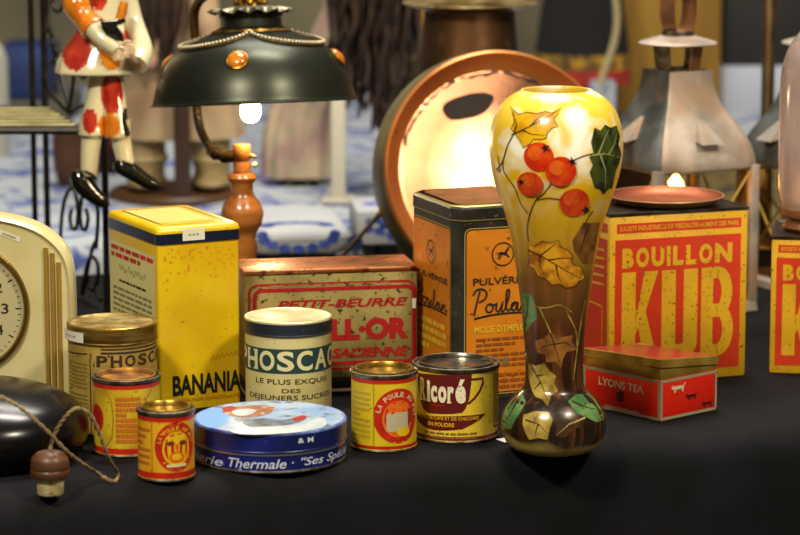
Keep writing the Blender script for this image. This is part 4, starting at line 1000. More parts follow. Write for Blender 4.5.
for r_, zz, am in ((14,93,0),(30,92,0),(37,90,2.0),(40,87.2,3.2),(39.5,86.4,3.2),(30,88.5,0),(14,89,0)):
    rings.append([Ms @ Vector(((r_+am*math.cos(14*t_))*k_*math.cos(t_), (r_+am*math.cos(14*t_))*k_*math.sin(t_), (zz+(am*.5*math.cos(14*t_)))*k_)) for t_ in [2*PI*i/168 for i in range(168)]])
mb.loft(rings, CRW); mb.build('scalloped_crown', lamp)
mb = MB(GLT); mb.lathe([(0, 90*k_), (13*k_, 91*k_), (12*k_, 94*k_), (7*k_, 97*k_), (9*k_, 101*k_), (6*k_, 106*k_), (4*k_, 112*k_), (0, 116*k_)], 24, GLT, M=Ms)
for i in range(8):
    t_ = 2*PI*i/8; mb.tube([Ms @ Vector((9*k_*math.cos(t_), 9*k_*math.sin(t_), 92*k_)), Ms @ Vector((15*k_*math.cos(t_), 15*k_*math.sin(t_), 97*k_)), Ms @ Vector((12*k_*math.cos(t_), 12*k_*math.sin(t_), 103*k_))], [3*k_, 3.2*k_, .8*k_], 8, GLT)
mb.build('finial', lamp)
bc = lp(250.5, 110, LY_-.012)
mb = MB(SHB); mb.lathe([(0, .06), (9*k_, .058), (9.5*k_, .02), (7*k_, .016), (0, .016)], 24, SHB, c=bc); mb.build('socket', lamp)
BUL = mat('lit_bulb', 'fff2d8', .3, emit='ffe0a8', estr=9.0)
mb = MB(BUL); mb.lathe([(0, -12.5*k_), (4*k_, -11.8*k_), (7.5*k_, -9.5*k_), (9.8*k_, -5.5*k_), (10.3*k_, -1*k_), (9.6*k_, 5*k_), (7.5*k_, 10*k_), (6.5*k_, .018), (0, .018)], 28, BUL, c=bc); mb.build('bulb', lamp)
# ================================================================== copper basin leaning on its wire stand, and the tall copper pot
BY = 4.115; bsz = zat(BY, 172)+.004; bs = S(BY, bsz); BR = 119.5*bs
BC = Vector(((500-400)*bs, BY, bsz))
vd = (Vector((0, 0, H)) - BC).normalized()
az = math.atan2(vd.x, -vd.y) + math.radians(15); el = math.asin(vd.z) + math.radians(3.0)
nrm = Vector((math.sin(az)*math.cos(el), -math.cos(az)*math.cos(el), math.sin(el)))
xax = Vector((0,0,1)).cross(nrm).normalized(); yax = nrm.cross(xax)
Mb = Matrix((xax, yax, nrm)).transposed().to_4x4()
basin = thing('copper_basin', 'big round copper basin on edge, its bright inside facing front', 'basin', (BC.x, BC.y, 0))
Mb = Matrix.Translation((0, 0, bsz)) @ Mb
CPB = mat('basin_copper', 'd08c4c', .36, .6, col2='b8703a', scale=7, lo=.35, hi=.65, rough2=.36, wear='6b3a1c', wscale=40, wlo=.66, whi=.76)
CPL = mat('basin_floor', 'd99c78', .27, .9, col2='cc8862', scale=9, rough2=.31); OUT = mat('basin_outside', '8a7f5c', .45, .5, col2='6b6144', scale=14)
R = BR; print('basin low', bsz-R*math.cos(el)); mb = MB(CPB)
mb.lathe([(R*.985, -.008), (R, -.003), (R*.995, .003), (R*.975, .005), (R*.955, .001), (R*.92, -.008), (R*.875, -.017), (R*.835, -.022)], 128, CPB, M=Mb)
mb.lathe([(R*.835, -.022), (R*.80, -.0225), (R*.6, -.029), (R*.3, -.033), (0, -.034)], 128, CPL, M=Mb)
mb.lathe([(R*.985, -.008), (R*1.0, -.012), (R*1.01, -.04), (R*1.005, -.068), (R*.985, -.076), (R*.95, -.08), (0, -.08)], 128, OUT, M=Mb)
mb.build('bowl', basin, angle=60)
fl = lambda u, v, e: Mb @ Vector((u, v, -.0225-.0115*(1-min(1, math.hypot(u, v)/(R*.8))**1.3)+e))
mb = MB(); CRK = mat('seam_dark', '2a140a', .7, 0)
rnd = random.Random(3)
pts = [(R*(.815+rnd.uniform(-.012, .012))*math.cos(math.radians(a_)), R*(.815+rnd.uniform(-.012, .012))*math.sin(math.radians(a_))) for a_ in range(38, 170, 3)]
fl2 = lambda u, v, e: Mb @ Vector((u, v, -.0208+e))
for i in range(0, len(pts)-1):
    if i % 9 != 6: mb.line(pts[i:i+2], rnd.uniform(.0016, .005), fl2, CRK, .0004)
mb.build('split_seam', basin)
mb = MB(); DKP = mat('dark_patch', '231a12', .6, .2)  # dark uneven oval laid on the basin floor
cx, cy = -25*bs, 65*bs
mb.decal([(cx+26*bs*math.cos(t_)*(1+.08*math.sin(3*t_)), cy+13.5*bs*math.sin(t_)*(1+.1*math.cos(2*t_))+6*bs*math.cos(t_)*.8) for t_ in [2*PI*i/40 for i in range(40)]], fl, DKP, .0006, .01)
o = mb.build('dark_patch', basin); o['label'] = 'dark oval patch'
BRS = mat('wire_brass', 'b8974a', .4, .5)
bp_ = lambda px, py, Y: pt(px, py, Y) - Vector((BC.x, BC.y, 0))
e1 = gr(340, 262) ; mb = MB(BRS)
fl_ = bp_(381, 212, BY-.0); ft = Vector((e1.x-BC.x, e1.y-BC.y-.01, .006))
mb.tube([fl_, ft], .0036, 10, BRS); mb.tube([fl_, fl_ + Vector((.02, .01, .012))], .006, 10, BRS); mb.build('stand_leg', basin)
mb = MB(BRS); mb.tube([Vector((.06, -.005, .02)), Vector((.1, .05, .006))], .0032, 10, BRS); mb.tube([Vector((-.06, -.005, .02)), Vector((-.1, .05, .006))], .0032, 10, BRS)
low = Mb @ Vector((0, -R, -.03)); mb.tube([Vector((-.06, -.005, .02)), Vector((0, -.005, max(.012, low.z-.004))), Vector((.06, -.005, .02))], .0032, 10, BRS); mb.tube([Vector((.06, -.005, .02)), Vector((.07, -.05, .006))], .0032, 10, BRS); mb.tube([Vector((-.06, -.005, .02)), Vector((-.07, -.05, .006))], .0032, 10, BRS); mb.build('stand', basin)
KY_ = 4.40; ks = S(KY_, .2); kx = (469.5-400)*S(KY_, .35)
mb = MB(); CHP = mat('pot_copper', '6b4a30', .42, .8, col2='45341f', scale=8, rough2=.55, wear='8a6a48', wscale=30, wlo=.62, whi=.75); CHR = mat('pot_rim', 'b09a6c', .35, .75, col2='7a6238', scale=30)
z = lambda r_: max(0, zat(KY_, r_))
mb.lathe([(0, .003), (70*ks, .003), (72*ks, 0), (72.5*ks, .004)] + [(h_*ks, z(r_)) for r_, h_ in ((230,68),(170,61),(120,55),(95,52),(55,48.5),(20,45.5),(10,45))], 96, CHP)
mb.lathe([(45*ks, z(10)), (50*ks, z(7.5)), (62*ks, z(5)), (66.5*ks, z(3.5)), (67*ks, z(2.2)), (66*ks, z(1.5)), (55*ks, z(2.5)), (44*ks, z(6)), (43*ks, z(14)), (47*ks, z(60)), (66*ks, .006), (0, .005)], 96, CHR)
o = mb.build('copper_pot', angle=50); o.location = (kx, KY_, 0); tag(o, 'tall dark copper pot with a flat flared rim, standing behind the copper basin', 'pot')
# ================================================================== lanterns
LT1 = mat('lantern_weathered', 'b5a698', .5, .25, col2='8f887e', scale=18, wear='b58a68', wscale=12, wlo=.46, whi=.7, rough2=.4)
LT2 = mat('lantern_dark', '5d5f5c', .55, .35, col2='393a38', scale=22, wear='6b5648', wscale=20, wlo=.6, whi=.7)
LT3 = mat('lantern_copper', 'a8704a', .42, .7, col2='7d5a40', scale=20)
GLS = thin_glass('lantern_glass', 'e8dfc8', .15)
WAX = mat('candle_wax', 'e0d2a8', .5); FLM = mat('candle_flame', 'fff0c8', .4, emit='ffc878', estr=25.0)
def lantern(label, cx, Y, rot, w, flame=True):
    s_ = S(Y, .2); X = (cx-400)*s_
    root = thing('lantern', label, 'lantern', (X, Y, 0), rot, 'metal and glass lanterns'); yf = Y
    z = lambda r_: zat(yf, r_); hw = w/2
    sq = lambda a_, zz, c_=.10: [Vector((x, y, zz)) for x, y in rrect(-a_, -a_, a_, a_, a_*c_, None, 3)]
    m_ = MB(LT1)
    rr = [(.43,69),(.44,77),(.475,89),(.55,102),(.665,114),(.80,126),(.915,137),(.985,148),(1.015,157),(1.01,163)]
    P_ = smoothpath([(a_*hw, z(r_), 0) for a_, r_ in rr], 3)
    R_ = [sq(p.x, p.y, .08+.16*min(1, max(0, p.x/hw-.4)/.6)) for p in P_]
    m_.loft([sq(.39*hw, z(69))] + R_ + [sq(.97*hw, z(163)), sq(.8*hw, z(138)), sq(.36*hw, z(76))], LT1, caps=False)
    m_.loft([sq(.39*hw, z(69)), sq(.36*hw, z(76))], LT1, caps=False)
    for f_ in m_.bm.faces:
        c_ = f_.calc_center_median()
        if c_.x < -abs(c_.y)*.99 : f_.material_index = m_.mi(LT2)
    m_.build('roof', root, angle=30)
    for k in range(4):       # louvre hoods on the roof faces
        Mk = Matrix.Rotation(k*PI/2, 4, 'Z'); m_ = MB(LT1)
        zt_, zb_ = z(114), z(137); a_ = .655*hw; b_ = .88*hw
        v = [Vector((-.004, -a_-.001, zt_)), Vector((.004, -a_-.001, zt_)), Vector((-.016, -b_+.003, zb_+.004)), Vector((.016, -b_+.003, zb_+.004)), Vector((-.0175, -b_-.02, zb_)), Vector((.0175, -b_-.02, zb_))]
        m_.faces([Mk @ p for p in v], [(0,4,5,1),(0,2,4),(1,5,3),(4,2,3,5),(0,1,3,2)], LT1); m_.build('vent_hood', root, smooth=False)
    for k in range(4):       # straps carrying the cap
        Mk = Matrix.Rotation(k*PI/2 + .35, 4, 'Z'); m_ = MB(LT3 if k == 0 else DSTEEL)
        b_ = .31*hw
        m_.faces([Mk @ Vector(p) for p in ((-.011,-b_-.004,z(70)),(.011,-b_-.004,z(70)),(.0115,-b_-.009,z(43)),(-.0115,-b_-.009,z(43)),(-.011,-b_-.002,z(70)),(.011,-b_-.002,z(70)),(.0115,-b_-.007,z(43)),(-.0115,-b_-.007,z(43)))], [(0,1,2,3),(7,6,5,4),(0,4,5,1),(1,5,6,2),(2,6,7,3),(3,7,4,0)], None); m_.build('strap', root, smooth=False)
    m_ = MB(LT1); m_.lathe([(0, z(44)), (.63*hw, z(43.5)), (.65*hw, z(42.5)), (.63*hw, z(41.5)), (.27*hw, z(35)), (0, z(34))], 56, LT1); m_.build('cap', root)
    m_ = MB(DSTEEL); m_.lathe([(.23*hw, z(36)), (.265*hw, z(37)), (.27*hw, z(31)), (.255*hw, z(30)), (.23*hw, z(31)), (.23*hw, z(36))], 40, DSTEEL); m_.build('cap_ring', root)
    m_ = MB(LT3); n = 40; rg = 29*s_; rings = []
    for i in range(n+1):
        t_ = math.radians(-68+316*i/n); c_ = Vector((rg*.62*math.cos(t_), 0, z(8)+rg*math.sin(t_))); o_ = Vector((math.cos(t_)*.0012, 0, math.sin(t_)*.0012)); wv = Vector((0, .0115, 0))
        rings.append([c_-o_-wv, c_+o_-wv, c_+o_+wv, c_-o_+wv])
    Mh = Matrix.Rotation(.35, 4, 'Z'); rings = [[Mh @ p for p in r_] for r_ in rings]
    m_.loft(rings, LT3); m_.build('handle', root, angle=40)
    for sx_ in (-1, 1):
        for sy_ in (-1, 1):
            m_ = MB(LT1); c_ = .92*hw; m_.box((sx_*c_-.0065, sy_*c_-.0065, .012), (sx_*c_+.0065, sy_*c_+.0065, z(161)), LT1); m_.build('post', root, bevel=.001)
    m_ = MB(LT1); m_.loft([sq(hw*1.02, 0), sq(hw*1.04, .002), sq(hw*1.02, .012), sq(hw*.95, .016)], LT1); m_.build('base', root)
    m_ = MB(LT1)
    for k in range(4):
        Mk = Matrix.Rotation(k*PI/2, 4, 'Z'); m_.box((-.9*hw, -.965*hw, z(165)), (.9*hw, -.92*hw, z(160.5)), LT1, Mk)
    m_.build('top_rail', root)
    for k in range(4):
        Mk = Matrix.Rotation(k*PI/2, 4, 'Z'); m_ = MB(GLS); m_.box((-.86*hw, -.885*hw-.0015, .015), (.86*hw, -.885*hw, z(163)), GLS, Mk); pn_ = m_.build('glass_pane', root, smooth=False)
        zt_ = z(166); m_ = MB(BRS)
        for sg in (-1, 1):
            m_.tube([Mk @ Vector((sg*.86*hw, -.95*hw, zt_)), Mk @ Vector((0, -.97*hw, zt_*.52)), Mk @ Vector((-sg*.86*hw, -.95*hw, .016))], .0016, 8, BRS)
        m_.build('guard_wire', root)
    m_ = MB(DSTEEL); m_.lathe([(0, .016), (.03, .016), (.034, .022), (.024, .022), (.0225, .02), (0, .02)], 32, DSTEEL); m_.build('candle_tray', root)
    m_ = MB(WAX); hc = z(199); m_.lathe([(0, .0205), (.018, .0205), (.018, hc-.002), (.015, hc), (0, hc-.003)], 32, WAX); cnd = m_.build('candle', root)
    m_ = MB(FLM); m_.lathe([(0, hc), (.008, hc+.004), (.0125, hc+.015), (.0095, hc+.024), (.0025, hc+.034), (0, hc+.037)], 20, FLM); m_.build('flame', cnd)
    return root, Vector((X, Y, hc+.014))
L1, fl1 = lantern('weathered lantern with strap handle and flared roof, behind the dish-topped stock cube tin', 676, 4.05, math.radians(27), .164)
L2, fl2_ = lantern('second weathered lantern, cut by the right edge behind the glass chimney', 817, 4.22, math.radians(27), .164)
# ================================================================== glass lamp chimney on a brass collar
cy_ = K2.loc.y; csc = S(cy_, .25); ccx = (813-400)*csc
z = lambda r_: zat(cy_, r_)
ch_ = thing('lamp_chimney', 'rosy glass lamp chimney on a brass collar, on the right-hand stock cube tin', 'lamp glass', (ccx, cy_, K2.h))
kz = K2.h
CG = mat('chimney_glass', 'fdebe4', .12, trans=.86, ior=1.4, coat=.8)
o_ = [(29,215),(31,205),(33.5,190),(34.5,150),(34.5,110),(34,80),(31.5,62),(27,48),(20,37),(14,27),(12,10),(12,-40)]
op = [(v.x*csc, z(v.y)-kz) for v in smoothpath([(a_, b_, 0) for a_, b_ in o_], 4)]
mb = MB(CG); mb.lathe(op + [(r_-.0016, zz) for r_, zz in reversed(op)] + [op[0]], 64, CG); mb.build('glass', ch_, angle=70)
mb = MB(); mb.lathe([(0, .0), (26*csc, .0), (29*csc, .004), (27*csc, .01), (23*csc, .013), (27*csc, .017), (30.5*csc, .02), (31*csc, .027), (29.5*csc, .027), (28.5*csc, .02), (0, .018)], 48, LT3); mb.build('brass_collar', ch_)
# brass pole behind
py_ = 4.56; psc = S(py_, .3); POL = mat('pole_brass', '8f7452', .3, .85, col2='6d563a', scale=30, stretch=(6, 6, 1))
po = thing('brass_pole', 'thin upright brass pole behind the two lanterns at the right', 'pole', ((768.5-400)*psc, py_, 0))
mb = MB(POL); mb.lathe([(6.6*psc, .01), (6.6*psc, .55), (5*psc, .555), (0, .555)], 24, POL); mb.build('rod', po)
mb = MB(POL); mb.lathe([(0, 0), (.05, 0), (.052, .004), (.045, .009), (.02, .013), (0, .013)], 40, POL); mb.build('foot', po)
sc_ = gr(760, 286); mb = MB(); RB = mat('red_ribbon', '8f1420', .5)
rings = [[Vector((x, -.008+.002*math.sin(x*90), .0006+.002*abs(math.sin(x*60)))), Vector((x, .008+.003*math.sin(x*70), .0006+.001*abs(math.sin(x*40)))), Vector((x, .008+.003*math.sin(x*70), .0016+.001*abs(math.sin(x*40)))), Vector((x, -.008+.002*math.sin(x*90), .0018+.002*abs(math.sin(x*60))))] for x in [-.022+.044*i/16 for i in range(17)]]
mb.loft(rings, RB); o = mb.build('red_ribbon'); o.location = (sc_.x, sc_.y, .0004); o.rotation_euler = (0, 0, .2); tag(o, 'short dark red ribbon lying between the two stock cube tins', 'ribbon')
# ================================================================== front table under its black cloth
CLO = mat('black_cloth', '18181b', .9, col2='121214', scale=9, bump=.35, bscale=900, spec=.12)
e0 = gr(0, 500); e1 = gr(800, 431); ed = (e1-e0).normalized(); bkv = Vector((-ed.y, ed.x, 0))
org = Vector(((e0+e1)/2).to_tuple()); 
mb = MB(CLO); n = 150; xs = [-1.0+2.0*i/n for i in range(n+1)]
prf = [(1.30, -.74), (1.29, -.2), (1.285, -.015), (1.27, 0)] + [(1.27-1.22*k/24, 0) for k in range(1, 25)] + [(.035, -.0006), (.02, -.003), (.009, -.009), (.002, -.018), (-.002, -.032), (-.005, -.07), (-.008, -.14), (-.012, -.3), (-.016, -.5), (-.02, -.742)]
vs = []; fs_ = []
for i, x in enumerate(xs):
    for k, (d_, zz) in enumerate(prf):
        wob = 0.0
        if zz < -.01 and d_ < .5: wob = (min(1, -zz/.45))*(.016*math.sin(x*23)+.011*math.sin(x*41+1))
        rp = .0
        if zz == 0 and .03 < d_ < 1.2: rp = -.0006+.0006*math.sin(x*31+d_*22)*math.sin(d_*37)
        p = org + ed*x + bkv*(d_-wob); vs.append(Vector((p.x, p.y, zz + rp)))
m_k = len(prf)
for i in range(n):
    for k in range(m_k-1): fs_.append((i*m_k+k, i*m_k+k+1, (i+1)*m_k+k+1, (i+1)*m_k+k))
mb.faces(vs, fs_, CLO)
for side in (0, n): pass
tc_ = mb.build('black_tablecloth', angle=60); tag(tc_, 'black cloth draped over the long stall table in front', 'tablecloth')
# ================================================================== behind the stall: neighbour's table and its goods (out of focus)
def wavecloth(name, a, b_, sc, lo, hi):
    return mat(name, a, .8, col2=b_, scale=sc, lo=lo, hi=hi, dist_=1.2, wear='8f99ad', wscale=sc*.5, wlo=.6, whi=.72)
BW = wavecloth('blue_white_cloth', 'a3a9b0', '3d5090', 16, .52, .6)
ty0, ty1 = 4.66, 6.9
mb = MB(BW); n = 90; vs = []; fs_ = []
prf = [(0.01, -.742), (.004, -.4), (0, -.1), (.004, -.03), (.015, -.008), (.035, 0)] + [(.035+(ty1-ty0-.035)*k/20, 0) for k in range(1, 21)] + [(ty1-ty0+.01, -.05), (ty1-ty0+.012, -.742)]
for i in range(n+1):
    x = -1.7+3.4*i/n
    for d_, zz in prf:
        wob = .02*math.sin(x*17)*min(1, -zz/.3) if zz < 0 else 0
        vs.append(Vector((x, ty0+.16*x*.9+d_+wob, zz + (.004*math.sin(x*19+d_*7)*math.sin(d_*11) if .05 < d_ < 2 else 0))))
mk = len(prf)
for i in range(n):
    for k in range(mk-1): fs_.append((i*mk+k, (i+1)*mk+k, (i+1)*mk+k+1, i*mk+k+1))
mb.faces(vs, fs_, BW); o = mb.build('patterned_tablecloth', angle=60); tag(o, 'white cloth with blue pattern over the neighbouring stall table behind', 'tablecloth')
def at(px, py): return gr(px, py)
# folded delft towel at the front of that table
def scaled(Y): return S(Y, .0)
p = at(291, 244); s_ = scaled(p.y)
tw = thing('folded_cloth', 'folded white cloth with a blue scalloped band, right of the lamp base', 'cloth', (p.x, p.y+.02, 0), .12)
FWH = mat('folded_white', 'adb0b2', .8); FBL = mat('folded_blue', '4a62b4', .8, col2='27409a', scale=60)
W_, D_, h_ = 104*s_, .26, 26*s_
mb = MB(FWH); mb.loft([[Vector((x, y, zz)) for x, y in rrect(-W_/2+i, -D_/2+i, W_/2-i, D_/2-i, .03)] for i, zz in ((.004, .003), (0, .01), (0, h_*.45), (.003, h_*.5), (0, h_*.55), (0, h_-.012), (.006, h_-.003), (.016, h_))], FWH); mb.build('body', tw, angle=50)
tp = lambda u, v, e: Vector((u, v, h_+e)); ff = lambda u, v, e: Vector((u, -D_/2-e, v))
mb = MB(FBL)
for k in range(9):
    a_ = PI*k/8; u = .055*math.cos(a_); mb.decal(circ(u, h_*.80-.022*math.sin(a_), .009, .007, 14), ff, FBL, .0006)
for sg in (-1, 1): mb.decal(circ(sg*.086, h_*.45, .012, .014, 12), ff, mat('folded_navy', '1d2c5c', .8), .0006)
mb.build('blue_pattern', tw)
mb = MB(FBL)
for k in range(9):
    a_ = PI*k/8; mb.decal(circ(.047*math.cos(a_), -D_/2+.035+.03*math.sin(a_), .012, .012, 14), tp, FBL, .0006)
mb.build('blue_pattern', tw)
p = at(390, 246); s_ = scaled(p.y)
cx_ = thing('tile_box', 'white box with blue painted flowers, left of the copper basin', 'box', (p.x, p.y+.09, 0), .1)
W_, D_, h_ = 76*s_, .15, 34*s_
mb = MB(FWH); mb.box((-W_/2, -D_/2, 0), (W_/2, D_/2, h_), FWH); mb.build('body', cx_, bevel=.003)
mb = MB(FBL); ff2 = lambda u, v, e, D_=D_: Vector((u, -D_/2-e, v)); tp2 = lambda u, v, e, h_=h_: Vector((u, v, h_+e))
for u, v, r_ in ((-.03, .03, .012), (-.012, .022, .009), (.01, .03, .014), (.03, .018, .01), (.0, .012, .008)):
    for k in range(5): mb.decal(circ(u+r_*math.cos(k*1.257), v+r_*.8*math.sin(k*1.257), r_*.55, None, 10), ff2, FBL, .0005)
mb.build('blue_flowers', cx_); mb = MB(FBL)
for u, v in ((-.03, 0), (.01, -.03), (.03, .03), (-.01, .04)): mb.decal(circ(u, v, .014, None, 12), tp2, FBL, .0005)
mb.build('blue_flowers', cx_)
# doll one on a dark round stand (behind the figurine)
DST = mat('dark_stand_wood', '2e1d12', .45, col2='3d2717', scale=8); DCR = mat('doll_cream', 'a58f62', .6, col2='8a764c', scale=20); DPK = mat('doll_dress_pink', 'a8906e', .8, col2='96785c', scale=12); DHR = mat('doll_hair_brown', '1f130c', .6, col2='33200f', scale=40); DSK = mat('doll_skin', 'b58a72', .5)
p = at(176, 196); s_ = scaled(p.y)
dl = thing('doll', 'large doll in dusty pink dress and cream boots, behind the figurine', 'doll', (p.x, p.y, .0))
stn = thing('doll_stand', 'dark wooden disc stand with a square post, under the large doll', 'stand', (p.x, p.y, 0))
mb = MB(mat('stand_disc', '4a3018', .45)); mb.lathe([(0, 0), (66*s_, 0), (67*s_, .006), (64*s_, .013), (0, .014)], 64, mat('stand_disc', '4a3018')); mb.build('disc', stn)
mb = MB(DST); mb.box((3*s_, -.104, .0142), (19*s_, -.086, .27), DST); mb.build('post', stn, bevel=.002)
fz = .0146; D3 = lambda px, r_, y=0.0: Vector(((px-176)*s_, y, max(fz, zat(p.y, r_))))
for cxp in (147, 212):
    m_ = MB(DCR); m_.tube(smoothpath([D3(cxp, 100), D3(cxp-1, 135), D3(cxp, 160), D3(cxp, 176), D3(cxp, 192)+Vector((0,0,.002))], 5), [q_*s_ for q_ in [20,20,20,20,20,20,20,20,20,20,20,19,18,18,18,19,20,20,20,20,19]], 24, DCR)
    m_.ball(Vector((D3(cxp, 188).x, -.02, fz+7.2*s_)), (17*s_, .052, 7*s_), DCR); m_.build('boot', dl)
    m_ = MB(DCR); m_.tube([D3(cxp, 157) + Vector((20.5*s_*math.cos(t_), 20.5*s_*math.sin(t_), 0)) for t_ in [2*PI*i/24 for i in range(24)]], .004, 8, mat('boot_band', 'c7b27e', .6), closed=True); m_.build('boot_cuff', dl)
mb = MB(DPK); Rg = []
for r_, hw in ((136,66),(120,64),(90,56),(60,46),(40,38),(15,30),(-15,32),(-35,24),(-45,10)):
    Rg.append([D3(178, r_) + Vector((hw*s_*math.cos(t_)*(1+.05*math.sin(9*t_)*(r_ > 20)), hw*s_*.6*math.sin(t_), 0)) for t_ in [2*PI*i/72 for i in range(72)]])
mb.loft(Rg, DPK); mb.build('dress', dl, angle=60)
mb = MB(DSK); mb.ball(D3(170, -80), (34*s_, 34*s_, 40*s_), DSK)
for sg in (-1, 1): mb.ball(D3(170+sg*12, -82, -32*s_), (4*s_, 3*s_, 5*s_), INK)
mb.ball(D3(170, -72, -34*s_), (3.5*s_, 5*s_, 5*s_), DSK); mb.build('head', dl)
for sg, x0, x1 in ((-1, 146, 156), (1, 206, 222)):
    m_ = MB(DPK); m_.tube(smoothpath([D3(x0, -30, -.02), D3((x0+x1)/2-4*sg, 15, -.07), D3(x1, 50, -.095)], 6), [s_*q_ for q_ in [12,13,14,15,15,15,14,13,12,11,10,9,8]], 18, DPK); m_.build('sleeve', dl)
    m_ = MB(DSK); m_.ball(D3(x1+1, 54, -.098), (7*s_, 6*s_, 9*s_), DSK); m_.build('hand', dl)
mb = MB(DHR); rnd = random.Random(4)
for k in range(26):
    x = rnd.uniform(122, 182); yb = rnd.uniform(30, 68) - abs(x-150)*.4; y_ = rnd.uniform(-.13, -.05)
    mb.tube(smoothpath([D3(150+(x-150)*.6, -100, -.03), D3(x, -55, y_), D3(x+rnd.uniform(-6, 6), 0, y_-.01), D3(x+rnd.uniform(-8, 8), yb, y_)], 5), [s_*q_ for q_ in [6,7,8,8,8,8,8,8,8,8,8,7,7,6,5,3]], 10, DHR)
mb.ball(D3(168, -96, .015), (38*s_, 36*s_, 34*s_), DHR); mb.build('hair', dl)
# doll two: long curly brown hair, seen from behind, pink lace dress
p2 = at(352, 186); s2 = scaled(p2.y)
d2 = thing('doll', 'doll with long curly brown hair and pale lace dress, right of the lamp', 'doll', (p2.x, p2.y, 0))
D4 = lambda px, r_, y=0.0: Vector(((px-352)*s2, y, max(.001, zat(p2.y, r_))))
LAC = mat('lace_cream_pink', 'b9a98c', .85, col2='a88a80', scale=16, wear='8f9a70', wscale=40, wlo=.62, whi=.7); WPO = mat('white_painted', 'bdb7a4', .5)
mb = MB(LAC); Rg = []
for r_, hw, cx in ((178,36,298),(170,37,298),(140,36,299),(110,34,304),(80,32,318),(50,30,335),(10,26,350),(-25,28,356),(-45,18,358),(-55,8,358)):
    Rg.append([D4(cx, r_, .03) + Vector((hw*s2*math.cos(t_)*(1+.05*math.sin(11*t_)), hw*s2*.7*math.sin(t_)*(1+.05*math.sin(11*t_)), 0)) for t_ in [2*PI*i/88 for i in range(88)]])
mb.loft(Rg, LAC); mb.build('dress', d2, angle=60)
for xx in (290, 308): 
    m_ = MB(INK); m_.tube([D4(xx, 176, .03), D4(xx, 186, .03)], 7*s2, 14, INK); m_.ball(D4(xx, 184, .01), (10*s2, .03, 6*s2), INK); m_.build('shoe', d2)
mb = MB(DSK); mb.ball(D4(365, -90, .0), (36*s2, 36*s2, 42*s2), DSK); mb.build('head', d2)
mb = MB(DHR); rnd = random.Random(8)
mb.ball(D4(368, -95, -.005), (42*s2, 42*s2, 46*s2), DHR); mb.ball(D4(375, -10, -.06), (32*s2, .05, 75*s2), DHR)
for k in range(150):
    x = rnd.gauss(376, 22); x = max(333, min(416, x)); yb = 130-abs(x-384)*.9+rnd.uniform(-55, 4); y_ = rnd.uniform(-.17, -.04); ph = rnd.uniform(0, 6); fr_ = rnd.uniform(9, 17); am = rnd.uniform(3, 8)
    P_ = []
    for i in range(26):
        t_ = i/25; P_.append(D4(368+(x-368)*(.4+.6*min(1, t_*2)) + am*t_*math.sin(t_*fr_+ph), -110+(yb+110)*t_, y_*min(1, .3+t_*2) + .012*math.cos(t_*fr_+ph)))
    mb.tube(P_, [s2*(4.2-2.6*i/25) for i in range(26)], 6, DHR)
mb.build('hair', d2)
m_ = MB(WPO); p3 = at(340, 191); s3 = scaled(p3.y)
m_.box((-7*s3, -.012, 0), (7*s3, .012, 110*s3), WPO); m_.box((-16*s3, -.03, 0), (16*s3, .03, .008), WPO); o = m_.build('white_post', bevel=.002); o.location = (p3.x, p3.y-.13, 0); tag(o, 'white painted square post on a small foot, in front of the curly haired doll', 'post')
# terracotta pots behind the figurine's legs
TER = mat('terracotta_brown', '5d3a28', .7, col2='4a2c1e', scale=14, stretch=(1, 1, .2))
for cx, base, hw, top, nm, lb in ((76, 186, 24, 128, 'wicker_basket', 'brown ribbed basket on the rear table, left of the figurine legs'), (118, 174, 24, 122, 'clay_pot', 'dark red clay pot on the rear table between the figurine legs')):
    q_ = at(cx, base); ss = scaled(q_.y); mt = TER if nm == 'wicker_basket' else mat('clay_red', '5a2413', .5, col2='451a0e', scale=10)
    m_ = MB(mt); zz = (base-top)*ss; Rg = []
    for f_, r_ in ((0, .72), (.04, .78), (.3, .95), (.6, 1.0), (.9, .97), (.95, 1.03), (1.0, 1.03), (1.0, .93), (.5, .9), (.06, .7)):
        Rg.append([Vector((hw*ss*r_*math.cos(t_)*(1+(.025*math.sin(24*t_) if nm == 'wicker_basket' else 0)), hw*ss*r_*math.sin(t_), zz*f_)) for t_ in [2*PI*i/96 for i in range(96)]])
    m_.loft(Rg, mt); o = m_.build(nm, angle=50); o.location = (q_.x, q_.y+.02, .0); tag(o, lb, 'basket' if nm == 'wicker_basket' else 'pot')
# black skirt with gold and red hem on a dress form
q_ = at(584, 140); GYY = 6.05; sg_ = S(GYY, .3)
df = thing('black_skirt', 'black pleated skirt with gold and red hem bands, behind the copper basin', 'skirt', ((584-400)*sg_, GYY, 0))
D5 = lambda px, r_, y=0.0: Vector(((px-584)*sg_, y, zat(GYY, r_)))
SKB = mat('skirt_black', '0d0c0d', .9); SKY = mat('skirt_gold', '9a7414', .6, col2='4a3208', scale=55, lo=.42, hi=.55); SKR = mat('skirt_red', '9c2410', .7, col2='7d1a0c', scale=30)
mb = MB(SKB); Rg = []
rw = ((83,48),(70,47.5),(68,47.3),(53,46.5),(51,46.2),(20,42),(-20,36),(-70,28),(-100,20))
for r_, hw in rw: Rg.append([D5(583, r_) + Vector((hw*sg_*math.cos(t_)*(1+.035*math.sin(26*t_)), hw*sg_*.75*math.sin(t_)*(1+.035*math.sin(26*t_)), 0)) for t_ in [2*PI*i/156 for i in range(156)]])
fcs = mb.loft(Rg, SKB, caps=False)
for i, f_ in enumerate(fcs):
    b_ = i//156
    if b_ in (0, 1): f_.material_index = mb.mi(SKR)
    if b_ in (2,): f_.material_index = mb.mi(SKY)
mb.build('cloth', df, angle=60)
mb = MB(DST); mb.lathe([(0, 0), (.12, 0), (.12, .012), (.02, .018), (.012, .03), (.012, zat(GYY, -95)), (0, zat(GYY, -95))], 32, DST); mb.build('stand', df)
q_ = at(600, 118); ss = S(5.75, .1)
